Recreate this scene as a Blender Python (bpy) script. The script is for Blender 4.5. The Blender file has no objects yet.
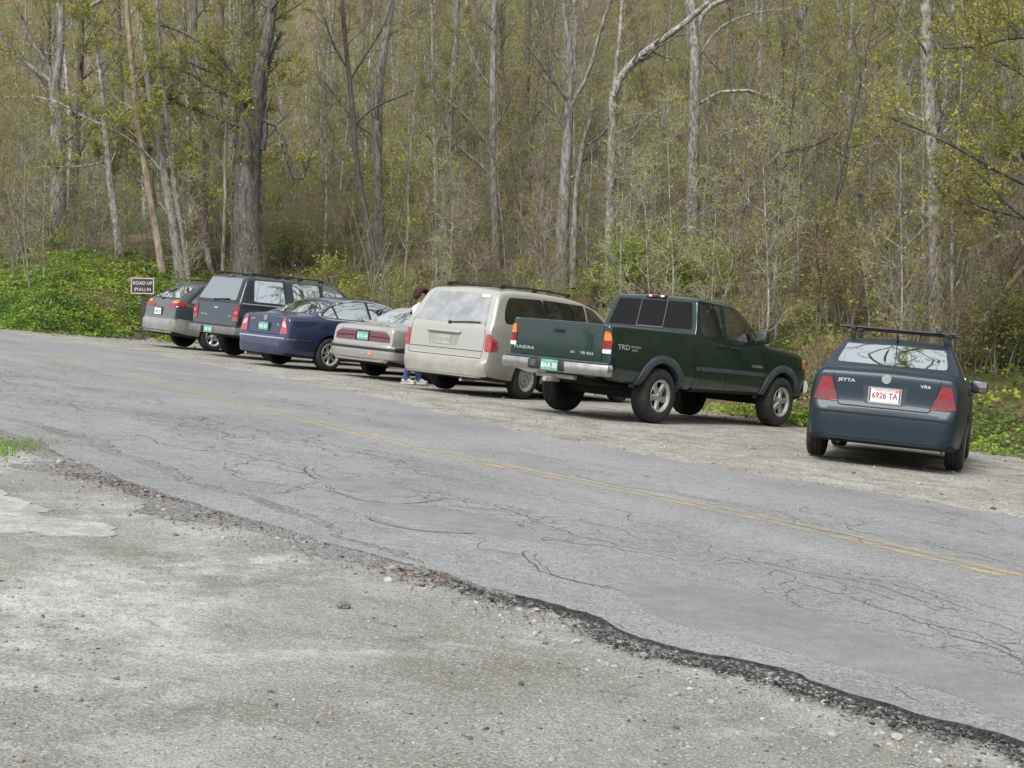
import bpy, bmesh, math, random
import numpy as np
from mathutils import Vector, Matrix
from mathutils.bvhtree import BVHTree

scene = bpy.context.scene
COL = scene.collection
rad = math.radians
# ------------------------------------------------------------------ camera numbers
# everything is laid out on the (sloping) plane of the road and turned upright at the very end
FOC, PITCH, ROLL, CAM_H = 1500.0, 0.035, 0.093, 1.108
UPR = Matrix.Rotation(-ROLL, 4, 'Y')          # true vertical, seen from the road plane


# ------------------------------------------------------------------ small mesh builder
class MB:
    def __init__(self):
        self.v = []; self.f = []; self.m = []; self.n = 0

    def add(self, verts, faces, mat=0):
        b = self.n
        self.v.extend([tuple(p) for p in verts]); self.n += len(verts)
        for f in faces:
            self.f.append(tuple(i + b for i in f)); self.m.append(mat)
        return self

    def build(self, name, mats, parent=None, smooth=35):
        me = bpy.data.meshes.new(name)
        me.from_pydata(self.v, [], self.f)
        if not isinstance(mats, (list, tuple)):
            mats = [mats]
        for m in mats:
            me.materials.append(m)
        if len(mats) > 1:
            me.polygons.foreach_set('material_index', self.m)
        finish(me, smooth)
        return link(name, me, parent)


def finish(me, smooth=35):
    me.validate()
    if smooth:
        me.polygons.foreach_set('use_smooth', [True] * len(me.polygons))
        if smooth < 180:
            me.set_sharp_from_angle(angle=rad(smooth))
    me.update()


def link(name, me, parent=None):
    o = bpy.data.objects.new(name, me)
    COL.objects.link(o)
    if parent is not None:
        o.parent = parent
    return o


def np_mesh(name, V, F, mats, mi=None, smooth=False, parent=None):
    """V (n,3) array, F (m,k) array of equal-sized faces"""
    me = bpy.data.meshes.new(name)
    V = np.asarray(V, dtype=np.float32); F = np.asarray(F, dtype=np.int32)
    k = F.shape[1]
    me.vertices.add(len(V)); me.vertices.foreach_set('co', V.ravel())
    me.loops.add(F.size); me.loops.foreach_set('vertex_index', F.ravel())
    me.polygons.add(len(F))
    me.polygons.foreach_set('loop_start', np.arange(0, F.size, k, dtype=np.int32))
    try:
        me.polygons.foreach_set('loop_total', np.full(len(F), k, dtype=np.int32))
    except Exception:
        pass
    if not isinstance(mats, (list, tuple)):
        mats = [mats]
    for m in mats:
        me.materials.append(m)
    if mi is not None:
        me.polygons.foreach_set('material_index', np.asarray(mi, dtype=np.int32))
    if smooth:
        me.polygons.foreach_set('use_smooth', np.ones(len(F), dtype=bool))
    me.update(calc_edges=True)
    return me


def tag(o, label=None, cat=None, group=None, kind=None):
    if label: o['label'] = label
    if cat: o['category'] = cat
    if group: o['group'] = group
    if kind: o['kind'] = kind
    return o


def empty(name, label=None, cat=None, group=None):
    o = bpy.data.objects.new(name, None); COL.objects.link(o)
    o.empty_display_size = .3
    return tag(o, label, cat, group)


def place(o, x, y, z=0, rz=0, upright=False):
    m = Matrix.Translation((x, y, z))
    if upright: m = m @ UPR
    o.matrix_world = m @ Matrix.Rotation(rz, 4, 'Z')
    return o


def copy_tree(o, parent=None):
    c = o.copy(); COL.objects.link(c)
    if parent is not None:
        c.parent = parent
    for ch in list(o.children):
        copy_tree(ch, c)
    return c


# ------------------------------------------------------------------ shapes
def rbox(c, s, bev=.01, seg=2, rot=None):
    bm = bmesh.new()
    bmesh.ops.create_cube(bm, size=1)
    for v in bm.verts:
        v.co = Vector((v.co.x * s[0], v.co.y * s[1], v.co.z * s[2]))
    if bev:
        bmesh.ops.bevel(bm, geom=bm.edges[:], offset=min(bev, .45 * min(s)), segments=seg, profile=.5, affect='EDGES')
    M = Matrix.Translation(c) @ (rot if rot is not None else Matrix.Identity(4))
    bm.verts.ensure_lookup_table()
    vs = [tuple(M @ v.co) for v in bm.verts]
    fs = [tuple(v.index for v in f.verts) for f in bm.faces]
    bm.free()
    return vs, fs


def tube(pts, r, n=8, cap=True):
    pts = [Vector(p) for p in pts]
    rr = r if isinstance(r, (list, tuple)) else [r] * len(pts)
    vs, fs = [], []
    prev = None
    for i, p in enumerate(pts):
        t = (pts[min(i + 1, len(pts) - 1)] - pts[max(i - 1, 0)]).normalized()
        if prev is None:
            a = t.orthogonal().normalized()
        else:
            a = (prev - t * prev.dot(t)).normalized()
        prev = a; b = t.cross(a)
        for k in range(n):
            q = 2 * math.pi * k / n
            vs.append(tuple(p + (a * math.cos(q) + b * math.sin(q)) * rr[i]))
    for i in range(len(pts) - 1):
        for k in range(n):
            k2 = (k + 1) % n
            fs.append((i * n + k, i * n + k2, (i + 1) * n + k2, (i + 1) * n + k))
    if cap:
        fs.append(tuple(range(n))[::-1]); fs.append(tuple((len(pts) - 1) * n + k for k in range(n)))
    return vs, fs


def sweep(path, prof, close=True):
    """sweep a closed (a,b) profile: a = outwards in plan, b = up, along a plan path of (x,y,z)"""
    P = [Vector(p) for p in path]; n = len(prof)
    vs, fs = [], []
    for i, p in enumerate(P):
        t = P[min(i + 1, len(P) - 1)] - P[max(i - 1, 0)]
        t.z = 0; t.normalize()
        o = Vector((-t.y, t.x, 0))
        for a, b in prof:
            vs.append(tuple(p + o * a + Vector((0, 0, b))))
    for i in range(len(P) - 1):
        for k in range(n):
            k2 = (k + 1) % n
            fs.append((i * n + k, i * n + k2, (i + 1) * n + k2, (i + 1) * n + k))
    fs.append(tuple(range(n))); fs.append(tuple((len(P) - 1) * n + k for k in range(n))[::-1])
    return vs, fs


def lathe_y(prof, n=32, cy=0.0):
    """profile of (y, r) spun about the y axis"""
    vs, fs = [], []
    m = len(prof)
    for i in range(n):
        a = 2 * math.pi * i / n
        for y, r in prof:
            vs.append((r * math.cos(a), y + cy, r * math.sin(a)))
    for i in range(n):
        j = (i + 1) % n
        for k in range(m - 1):
            fs.append((i * m + k, i * m + k + 1, j * m + k + 1, j * m + k))
    return vs, fs


def chaikin(pts, it=2):
    P = [np.array(p, float) for p in pts]
    for _ in range(it):
        Q = [P[0]]
        for a, b in zip(P[:-1], P[1:]):
            Q += [a * .75 + b * .25, a * .25 + b * .75]
        Q.append(P[-1]); P = Q
    return np.array(P)


def curve(pts, it=2):
    c = chaikin(pts, it)
    return lambda x: np.interp(x, c[:, 0], c[:, 1])


def rpoly(pts, r=.03, seg=4):
    out = []
    n = len(pts)
    for i in range(n):
        p = Vector(pts[i]); a = Vector(pts[i - 1]) - p; b = Vector(pts[(i + 1) % n]) - p
        q = min(r, a.length * .45, b.length * .45)
        p0 = p + a.normalized() * q; p2 = p + b.normalized() * q
        for k in range(seg + 1):
            t = k / seg
            out.append(tuple(p0 * (1 - t) ** 2 + p * 2 * t * (1 - t) + p2 * t * t))
    return out


def band(pts, w):
    """polyline -> thin strip polygon"""
    P = [Vector(p) for p in pts]; L, R = [], []
    for i, p in enumerate(P):
        t = (P[min(i + 1, len(P) - 1)] - P[max(i - 1, 0)]).normalized()
        n = Vector((-t.y, t.x))
        L.append(tuple(p + n * w / 2)); R.append(tuple(p - n * w / 2))
    return L + R[::-1]


def ring_band(c, r0, r1, a0, a1, n=28):
    o = [(c[0] + r1 * math.cos(a0 + (a1 - a0) * i / n), c[1] + r1 * math.sin(a0 + (a1 - a0) * i / n)) for i in range(n + 1)]
    i_ = [(c[0] + r0 * math.cos(a0 + (a1 - a0) * i / n), c[1] + r0 * math.sin(a0 + (a1 - a0) * i / n)) for i in range(n + 1)]
    return o, i_


VIEW = {'L': (lambda u, v: Vector((u, 4, v)), Vector((0, -1, 0))),
        'R': (lambda u, v: Vector((u, -4, v)), Vector((0, 1, 0))),
        'B': (lambda u, v: Vector((-6, u, v)), Vector((1, 0, 0))),
        'F': (lambda u, v: Vector((8, u, v)), Vector((-1, 0, 0))),
        'T': (lambda u, v: Vector((u, v, 4)), Vector((0, 0, -1)))}


def project(bvh, view, u, v, off, depth=None):
    """point on the body seen square-on at (u, v), lifted off along the surface normal"""
    o, d = VIEW[view]
    s = o(u, v)
    h = bvh.ray_cast(s, d)
    if h[0] is None or (depth is not None and h[3] > depth + .18):
        # just beside the silhouette: wrap round to the closest point
        best = None
        for k in ([depth, depth + .06, depth + .12] if depth is not None else np.arange(3.0, 9.0, .2)):
            q = bvh.find_nearest(s + d * float(k))
            if q[0] is not None and (best is None or q[3] < best[3]): best = q
        p, n = best[0], best[1]
    else:
        p, n = h[0], h[1]
    if n.dot(d) > 0: n = -n
    n = (n - d * .35).normalized()
    return p + n * off, -n


def panel(bvh, poly, view, off=.004, step=.06, th=.012, bulge=0.0):
    """lay a flat outline onto the body, following its curvature, as a shell with a rim"""
    bm = bmesh.new()
    vs = [bm.verts.new((p[0], p[1], 0)) for p in poly]
    bm.faces.new(vs)
    us = [p[0] for p in poly]; ws = [p[1] for p in poly]
    for lo, hi, no in ((min(us), max(us), (1, 0, 0)), (min(ws), max(ws), (0, 1, 0))):
        n = int((hi - lo) / step)
        for k in range(1, n + 1):
            c = lo + (hi - lo) * k / (n + 1)
            co = (c, 0, 0) if no[0] else (0, c, 0)
            bmesh.ops.bisect_plane(bm, geom=bm.verts[:] + bm.edges[:] + bm.faces[:], plane_co=co, plane_no=no)
    bm.verts.index_update(); bm.verts.ensure_lookup_table()
    border = [e for e in bm.edges if len(e.link_faces) == 1]
    bset = set(v.index for e in border for v in e.verts)
    V, D = [], []
    o, d = VIEW[view]
    ds = [q for q in (bvh.ray_cast(o(v.co.x, v.co.y), d)[3] for v in bm.verts) if q is not None]
    md = sorted(ds)[len(ds) // 2] if ds else 3.0
    for v in bm.verts:
        o_ = off + (bulge if v.index not in bset else 0)
        p, n = project(bvh, view, v.co.x, v.co.y, o_, md)
        V.append(p); D.append(n)
    F = [tuple(v.index for v in f.verts) for f in bm.faces]
    m = {}
    for e in border:
        for v in e.verts:
            if v.index not in m:
                m[v.index] = len(V); V.append(V[v.index] + D[v.index] * (off + th))
        a, b = e.verts[0].index, e.verts[1].index
        F.append((a, b, m[b], m[a]))
    bm.free()
    return V, F


_tc = {}


def text_shape(s, h, bold=0.0, align='CENTER'):
    """flat filled letters as 2-D verts and faces, cap height h"""
    cu = bpy.data.curves.new('lettering', 'FONT')
    cu.body = s; cu.size = 1; cu.align_x = align; cu.offset = bold
    cu.resolution_u = 3
    o = bpy.data.objects.new('lettering', cu); COL.objects.link(o)
    dg = bpy.context.evaluated_depsgraph_get()
    me = bpy.data.meshes.new_from_object(o.evaluated_get(dg))
    k = h / .70
    V = [(v.co.x * k, v.co.y * k) for v in me.vertices]
    F = [tuple(p.vertices) for p in me.polygons]
    bpy.data.objects.remove(o); bpy.data.curves.remove(cu); bpy.data.meshes.remove(me)
    return V, F


def text_on(bvh, s, u, v, h, view, off=.008, sx=1.0, bold=0.0):
    V, F = text_shape(s, h, bold)
    sg = {'B': -1, 'R': 1, 'L': -1, 'F': 1}[view]
    out = [project(bvh, view, u + sg * sx * a, v + b, off)[0] for a, b in V]
    return out, F


# ------------------------------------------------------------------ materials
def mat(name, col, rough=.6, metal=0., coat=0., var=0., scale=6., bump=0., bscale=None, spec=.5, dust=0., ior=None, col2=None, obj=True, stretch=None, emit=None):
    m = bpy.data.materials.new(name); m.use_nodes = True
    nt = m.node_tree; N = nt.nodes; L = nt.links
    p = N['Principled BSDF']
    p.inputs['Base Color'].default_value = (*col, 1)
    p.inputs['Roughness'].default_value = rough
    p.inputs['Metallic'].default_value = metal
    p.inputs['Coat Weight'].default_value = coat
    p.inputs['Coat Roughness'].default_value = .04
    p.inputs['Specular IOR Level'].default_value = spec
    if ior: p.inputs['IOR'].default_value = ior
    tc = N.new('ShaderNodeTexCoord')
    src = tc.outputs['Object']
    if stretch:
        mp = N.new('ShaderNodeMapping'); mp.inputs['Scale'].default_value = stretch
        L.new(src, mp.inputs['Vector']); src = mp.outputs['Vector']
    last = None
    if var or col2:
        no = N.new('ShaderNodeTexNoise'); no.inputs['Scale'].default_value = scale
        no.inputs['Detail'].default_value = 6; no.inputs['Roughness'].default_value = .65
        L.new(src, no.inputs['Vector'])
        cr = N.new('ShaderNodeValToRGB')
        c2 = col2 if col2 else tuple(min(1, c * (1 + var)) for c in col)
        c1 = col if col2 else tuple(c * (1 - var) for c in col)
        cr.color_ramp.elements[0].position = .36; cr.color_ramp.elements[0].color = (*c1, 1)
        cr.color_ramp.elements[1].position = .64; cr.color_ramp.elements[1].color = (*c2, 1)
        L.new(no.outputs['Fac'], cr.inputs['Fac']); last = cr.outputs['Color']
    if dust:
        no = N.new('ShaderNodeTexNoise'); no.inputs['Scale'].default_value = 3.5; no.inputs['Detail'].default_value = 7
        no.inputs['Roughness'].default_value = .7
        L.new(tc.outputs['Object'], no.inputs['Vector'])
        se = N.new('ShaderNodeSeparateXYZ'); L.new(tc.outputs['Object'], se.inputs[0])
        mr = N.new('ShaderNodeMapRange')       # road dust gathers on the lower body
        mr.inputs['From Min'].default_value = .85; mr.inputs['From Max'].default_value = .3
        mr.inputs['To Min'].default_value = .12; mr.inputs['To Max'].default_value = 1.0
        L.new(se.outputs['Z'], mr.inputs['Value'])
        mu = N.new('ShaderNodeMath'); mu.operation = 'MULTIPLY'; L.new(no.outputs['Fac'], mu.inputs[0]); L.new(mr.outputs['Result'], mu.inputs[1])
        m2 = N.new('ShaderNodeMath'); m2.operation = 'MULTIPLY'; m2.inputs[1].default_value = dust; L.new(mu.outputs[0], m2.inputs[0])
        mx = N.new('ShaderNodeMix'); mx.data_type = 'RGBA'
        L.new(m2.outputs[0], mx.inputs['Factor'])
        if last: L.new(last, mx.inputs[6])
        else: mx.inputs[6].default_value = (*col, 1)
        mx.inputs[7].default_value = (.23, .21, .18, 1)
        last = mx.outputs[2]
        ra = N.new('ShaderNodeMapRange'); ra.inputs['To Min'].default_value = rough; ra.inputs['To Max'].default_value = .8
        L.new(m2.outputs[0], ra.inputs['Value']); L.new(ra.outputs['Result'], p.inputs['Roughness'])
        cw = N.new('ShaderNodeMapRange'); cw.inputs['To Min'].default_value = coat; cw.inputs['To Max'].default_value = 0
        L.new(m2.outputs[0], cw.inputs['Value']); L.new(cw.outputs['Result'], p.inputs['Coat Weight'])
    if last: L.new(last, p.inputs['Base Color'])
    if bump:
        nb = N.new('ShaderNodeTexNoise'); nb.inputs['Scale'].default_value = bscale or scale * 3; nb.inputs['Detail'].default_value = 6
        nb.inputs['Roughness'].default_value = .7
        L.new(src, nb.inputs['Vector'])
        b = N.new('ShaderNodeBump'); b.inputs['Strength'].default_value = bump; b.inputs['Distance'].default_value = .02
        L.new(nb.outputs['Fac'], b.inputs['Height']); L.new(b.outputs['Normal'], p.inputs['Normal'])
    return m
# ================================================================== terrain, road, verges
rng = np.random.default_rng(11)


def vnoise(x, y, seed=0):
    """cheap smooth value noise, vectorised, about -1..1"""
    x = np.asarray(x, float); y = np.asarray(y, float)
    xi = np.floor(x).astype(np.int64); yi = np.floor(y).astype(np.int64)
    fx = x - xi; fy = y - yi
    fx = fx * fx * (3 - 2 * fx); fy = fy * fy * (3 - 2 * fy)

    def h(a, b):
        n = (a * 374761393 + b * 668265263 + seed * 974711) & 0x7fffffff
        n = (n ^ (n >> 13)) * 1274126177 & 0x7fffffff
        return ((n ^ (n >> 16)) & 0xffff) / 32767.5 - 1
    return (h(xi, yi) * (1 - fx) + h(xi + 1, yi) * fx) * (1 - fy) + (h(xi, yi + 1) * (1 - fx) + h(xi + 1, yi + 1) * fx) * fy


def fbm(x, y, s, seed=0, o=3):
    r = 0; a = 1; t = 0
    for k in range(o):
        r = r + a * vnoise(np.asarray(x) * s * 2 ** k, np.asarray(y) * s * 2 ** k, seed + k); t += a; a *= .5
    return r / t


FOOT = np.array([(-110, 150), (-60, 93), (-35, 62.5), (-20, 45.2), (-12.6, 35.9), (-10.2, 38.6), (-6, 40.2), (-3.6, 38.4), (-2, 36.3), (-.3, 33.6), (2.7, 29.2), (4.6, 26.0), (6.6, 23.2), (8.6, 19.6), (13, 11), (21, -5), (60, -70)], float)
_c = chaikin(FOOT, 2)


def foot_dist(x, y):
    """signed distance from the foot of the hill, positive up the hill"""
    x = np.asarray(x, float).ravel(); y = np.asarray(y, float).ravel()
    best = np.full(x.shape, 1e9); sg = np.ones(x.shape)
    for a, b in zip(_c[:-1], _c[1:]):
        d = b - a; L2 = d @ d
        t = np.clip(((x - a[0]) * d[0] + (y - a[1]) * d[1]) / L2, 0, 1)
        px = x - (a[0] + t * d[0]); py = y - (a[1] + t * d[1])
        q = np.hypot(px, py)
        cr = d[0] * py - d[1] * px          # >0: left of the line walking right/near = hill side
        m = q < best
        best = np.where(m, q, best); sg = np.where(m, np.where(cr > 0, 1, -1), sg)
    return best * sg


def hill_z(x, y, s=None):
    x = np.asarray(x, float); y = np.asarray(y, float)
    if s is None: s = foot_dist(x, y)
    sp = np.maximum(s, 0)
    left = np.clip((-x - 3) / 9, 0, 1)                      # the bank by the sign is the steepest
    bank = (.9 + .55 * left) * (1 - np.exp(-sp / (2.6 + 1.2 * left)))
    z = bank + .17 * sp + .0035 * np.minimum(sp, 70) ** 2
    z = z + .55 * np.clip((sp - 70), 0, None) * .9
    z = z + np.clip(sp / 6, 0, 1) * (.35 * fbm(x, y, .11, 3) + .16 * fbm(x, y, .45, 9)) * (1 + np.clip(sp / 40, 0, 1.5))
    return z


def flat_z(x, y):
    """the small unevenness of the gravel (road plane = 0)"""
    near = np.clip((6.5 - (np.asarray(y) - 1.1 * np.maximum(-np.asarray(x), 0) * .8)) / 3, 0, 1)
    return -.012 - .014 * near + .010 * fbm(x, y, .7, 21) + .006 * fbm(x, y, 2.6, 25)


def ground_z(x, y):
    s = foot_dist(x, y)
    return np.where(s > 0, hill_z(x, y, s) - .012, flat_z(x, y))


# ---- node helpers for the ground materials
class NT:
    def __init__(self, name):
        self.m = bpy.data.materials.new(name); self.m.use_nodes = True
        self.t = self.m.node_tree; self.N = self.t.nodes; self.L = self.t.links
        self.p = self.N['Principled BSDF']; self.p.inputs['Specular IOR Level'].default_value = .25
        self.co = self.N.new('ShaderNodeTexCoord').outputs['Object']

    def s(self, sock, v):
        if hasattr(v, 'is_linked') or isinstance(v, bpy.types.NodeSocket): self.L.new(v, sock)
        else: sock.default_value = v

    def noise(self, scale, det=5, rough=.6, vec=None, dist=0, stretch=None):
        n = self.N.new('ShaderNodeTexNoise'); n.inputs['Scale'].default_value = scale; n.inputs['Detail'].default_value = det
        n.inputs['Roughness'].default_value = rough; n.inputs['Distortion'].default_value = dist
        v = vec or self.co
        if stretch: v = self.map(v, stretch)
        self.L.new(v, n.inputs['Vector']); return n.outputs['Fac']

    def map(self, v, sc, rot=0):
        # turn first, then stretch, so that the stretch follows the turned axes
        for kw in ({'Rotation': (0, 0, rot)}, {'Scale': sc}):
            mp = self.N.new('ShaderNodeMapping')
            for k, q in kw.items(): mp.inputs[k].default_value = q
            self.L.new(v, mp.inputs['Vector']); v = mp.outputs['Vector']
        return v

    def vor(self, scale, feat='F1', out='Distance', vec=None, rnd=1):
        n = self.N.new('ShaderNodeTexVoronoi'); n.feature = feat; n.inputs['Scale'].default_value = scale; n.inputs['Randomness'].default_value = rnd
        self.L.new(vec or self.co, n.inputs['Vector']); return n.outputs[out]

    def ramp(self, v, stops):
        r = self.N.new('ShaderNodeValToRGB'); e = r.color_ramp.elements
        while len(e) < len(stops): e.new(.5)
        for q, (p, c) in zip(e, stops): q.position = p; q.color = (*c, 1) if len(c) == 3 else c
        self.L.new(v, r.inputs['Fac']); return r.outputs['Color']

    def rng(self, v, a, b, c=0, d=1, smooth=True):
        r = self.N.new('ShaderNodeMapRange'); r.interpolation_type = 'SMOOTHSTEP' if smooth else 'LINEAR'
        for k, q in (('From Min', a), ('From Max', b), ('To Min', c), ('To Max', d)): r.inputs[k].default_value = q
        self.L.new(v, r.inputs['Value']); return r.outputs['Result']

    def math(self, op, a, b=0):
        n = self.N.new('ShaderNodeMath'); n.operation = op; self.s(n.inputs[0], a); self.s(n.inputs[1], b); return n.outputs[0]

    def mix(self, f, a, b, mode='MIX'):
        n = self.N.new('ShaderNodeMix'); n.data_type = 'RGBA'; n.blend_type = mode
        self.s(n.inputs['Factor'], f)
        for i, q in ((6, a), (7, b)):
            if isinstance(q, tuple): n.inputs[i].default_value = (*q, 1)
            else: self.L.new(q, n.inputs[i])
        return n.outputs[2]

    def bump(self, h, st, dist=.01):
        b = self.N.new('ShaderNodeBump'); b.inputs['Strength'].default_value = st; b.inputs['Distance'].default_value = dist
        self.L.new(h, b.inputs['Height'])
        if self.p.inputs['Normal'].is_linked: self.L.new(self.p.inputs['Normal'].links[0].from_socket, b.inputs['Normal'])
        self.L.new(b.outputs['Normal'], self.p.inputs['Normal'])

    def out(self, col, rough=.9):
        if isinstance(col, tuple): self.p.inputs['Base Color'].default_value = (*col, 1)
        else: self.L.new(col, self.p.inputs['Base Color'])
        self.s(self.p.inputs['Roughness'], rough)
        return self.m

    def sep(self):
        n = self.N.new('ShaderNodeSeparateXYZ'); self.L.new(self.co, n.inputs[0]); return n.outputs


def mat_gravel():
    g = NT('dusty_gravel')
    base = g.ramp(g.noise(1.1, 6, .62, dist=.6), [(.30, (.150, .146, .122)), (.46, (.200, .197, .174)), (.60, (.252, .249, .234)), (.76, (.34, .338, .328))])
    # drifts of pale grit and darker fines, streaked along the old wheel tracks
    pale = g.math('MULTIPLY', g.rng(g.noise(.6, 7, .72, vec=g.map(g.co, (1, .7, 1), .5), dist=.25), .45, .64), g.rng(g.noise(6, 7, .82), .34, .60))
    c = g.mix(g.math('MULTIPLY', pale, .95), base, (.45, .448, .44))
    green = g.rng(g.noise(.9, 4, .6, dist=.4, stretch=(1, .6, 1)), .52, .68)
    c = g.mix(g.math('MULTIPLY', green, .45), c, (.135, .132, .088))
    fine = g.noise(95, 5, .8)
    c = g.mix(.75, c, g.ramp(fine, [(.33, (.30, .30, .29)), (.5, (.52, .52, .52)), (.68, (.86, .86, .86))]), 'OVERLAY')
    # grains of stone
    gr = g.vor(170, 'F1', 'Color')
    sat = g.N.new('ShaderNodeSeparateColor'); g.L.new(gr, sat.inputs[0])
    c = g.mix(g.math('MULTIPLY', g.rng(sat.outputs[0], .80, .92), .55), c, (.46, .455, .43))
    c = g.mix(g.math('MULTIPLY', g.rng(sat.outputs[1], .84, .95), .6), c, (.075, .072, .066))
    big = g.vor(48, 'F1', 'Color'); sb = g.N.new('ShaderNodeSeparateColor'); g.L.new(big, sb.inputs[0])
    bd = g.vor(48, 'F1', 'Distance')
    spot = g.math('MULTIPLY', g.rng(sb.outputs[0], .90, .94), g.rng(bd, .42, .30))
    c = g.mix(g.math('MULTIPLY', spot, .6), c, (.40, .395, .37))
    dk = g.rng(g.noise(5.5, 7, .8, dist=.6), .57, .70)
    c = g.mix(g.math('MULTIPLY', dk, .65), c, (.105, .100, .085))
    g.bump(g.vor(48, 'F1', 'Distance'), .35, -.006); g.bump(g.noise(120, 5, .8), .6, .006); g.bump(g.noise(9, 5, .7), .5, .03)
    return g.out(c, .95)


def mat_parking():
    g = NT('parking_grit')
    base = g.ramp(g.noise(1.5, 6, .7, dist=.8, stretch=(1, .7, 1)), [(.30, (.165, .150, .118)), (.45, (.23, .215, .182)), (.58, (.30, .292, .265)), (.72, (.37, .365, .345))])
    lf = g.rng(g.noise(2.2, 6, .75, dist=1), .55, .66)
    c = g.mix(g.math('MULTIPLY', lf, .6), base, (.135, .090, .055))
    c = g.mix(.75, c, g.ramp(g.noise(38, 5, .8), [(.33, (.26, .26, .25)), (.5, (.52, .52, .52)), (.68, (.86, .86, .86))]), 'OVERLAY')
    gr = g.vor(60, 'F1', 'Color'); sb = g.N.new('ShaderNodeSeparateColor'); g.L.new(gr, sb.inputs[0])
    c = g.mix(g.math('MULTIPLY', g.rng(sb.outputs[0], .82, .92), .7), c, (.50, .49, .46))
    c = g.mix(g.math('MULTIPLY', g.rng(sb.outputs[1], .86, .94), .7), c, (.07, .06, .05))
    g.bump(g.noise(60, 5, .8), .6, .01); g.bump(g.noise(6, 5, .7), .5, .04)
    return g.out(c, .95)


def mat_hill():
    g = NT('leaf_litter')
    c = g.ramp(g.noise(.9, 8, .72, dist=.8), [(.30, (.050, .036, .020)), (.44, (.110, .078, .045)), (.56, (.180, .132, .078)), (.70, (.255, .195, .125))])
    gm = g.rng(g.noise(.28, 6, .7, dist=.6), .40, .60)
    gc = g.ramp(g.noise(5, 6, .75), [(.35, (.042, .055, .012)), (.55, (.092, .112, .022)), (.72, (.155, .168, .040))])
    c = g.mix(g.math('MULTIPLY', gm, .75), c, gc)
    c = g.mix(.6, c, g.ramp(g.noise(22, 5, .8), [(.33, (.22, .22, .21)), (.5, (.5, .5, .5)), (.68, (.85, .85, .85))]), 'OVERLAY')
    g.bump(g.noise(7, 6, .8), .9, .12)
    return g.out(c, .95)


def mat_asphalt():
    g = NT('worn_asphalt')
    n1 = g.noise(.5, 6, .62, dist=.5)
    c = g.ramp(n1, [(.30, (.178, .179, .180)), (.5, (.219, .220, .220)), (.70, (.260, .260, .259))])
    # wheel-polished streaks along the road
    st = g.noise(1.0, 4, .6, vec=g.map(g.co, (.9, .07, 1), -0.52))
    c = g.mix(g.math('MULTIPLY', g.rng(st, .48, .66), .45), c, (.285, .283, .278))
    c = g.mix(.40, c, g.ramp(g.noise(11, 6, .75, dist=.4), [(.30, (.30, .30, .30)), (.5, (.5, .5, .5)), (.70, (.72, .72, .72))]), 'OVERLAY')
    st2 = g.rng(g.noise(1.7, 5, .7, dist=.8), .56, .72)
    c = g.mix(g.math('MULTIPLY', st2, .5), c, (.130, .129, .127))
    # aggregate
    fine = g.noise(140, 3, .8)
    c = g.mix(.85, c, g.ramp(fine, [(.33, (.24, .24, .24)), (.5, (.5, .5, .5)), (.68, (.84, .84, .84))]), 'OVERLAY')
    gr = g.vor(110, 'F1', 'Color'); sb = g.N.new('ShaderNodeSeparateColor'); g.L.new(gr, sb.inputs[0])
    c = g.mix(g.math('MULTIPLY', g.rng(sb.outputs[0], .80, .95), .5), c, (.42, .42, .41))
    c = g.mix(g.math('MULTIPLY', g.rng(sb.outputs[1], .82, .95), .6), c, (.06, .06, .062))
    # cracking: crazed patches plus long wandering cracks
    nz = g.N.new('ShaderNodeTexNoise'); nz.inputs['Scale'].default_value = 3.2; nz.inputs['Detail'].default_value = 5; g.L.new(g.co, nz.inputs['Vector'])
    wv = g.N.new('ShaderNodeVectorMath'); wv.operation = 'MULTIPLY_ADD'; g.L.new(nz.outputs['Color'], wv.inputs[0]); wv.inputs[1].default_value = (.16, .16, 0); g.L.new(g.co, wv.inputs[2])
    craze = g.rng(g.vor(3.4, 'DISTANCE_TO_EDGE', 'Distance', wv.outputs[0]), .020, .003)
    cmask = g.rng(g.noise(.5, 4, .6, vec=g.map(g.co, (1, .4, 1), -.52), dist=.5), .53, .62)
    fine_cr = g.rng(g.vor(7.5, 'DISTANCE_TO_EDGE', 'Distance', wv.outputs[0]), .034, .006)
    fmask = g.rng(g.noise(.8, 4, .65), .54, .62)
    k = g.math('MULTIPLY', craze, g.math('MULTIPLY', cmask, .65))
    k = g.math('MAXIMUM', k, g.math('MULTIPLY', g.math('MULTIPLY', fine_cr, fmask), g.math('MULTIPLY', cmask, .7)))
    c = g.mix(g.math('MULTIPLY', k, .8), c, (.055, .055, .057))
    g.bump(fine, .5, .004); g.bump(k, .6, -.012); g.bump(g.noise(2.2, 5, .6), .35, .03)
    return g.out(c, .86)


def mat_patch():
    g = NT('smooth_patch_asphalt')
    c = g.ramp(g.noise(1.6, 6, .7, dist=.5), [(.30, (.160, .164, .169)), (.5, (.198, .202, .207)), (.70, (.238, .242, .246))])
    c = g.mix(.35, c, g.ramp(g.noise(9, 6, .75, dist=.4), [(.30, (.30, .30, .30)), (.5, (.5, .5, .5)), (.70, (.72, .72, .72))]), 'OVERLAY')
    c = g.mix(.8, c, g.ramp(g.noise(150, 3, .8), [(.33, (.26, .26, .26)), (.5, (.5, .5, .5)), (.68, (.80, .80, .80))]), 'OVERLAY')
    g.bump(g.noise(150, 3, .8), .4, .003)
    return g.out(c, .86)


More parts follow.
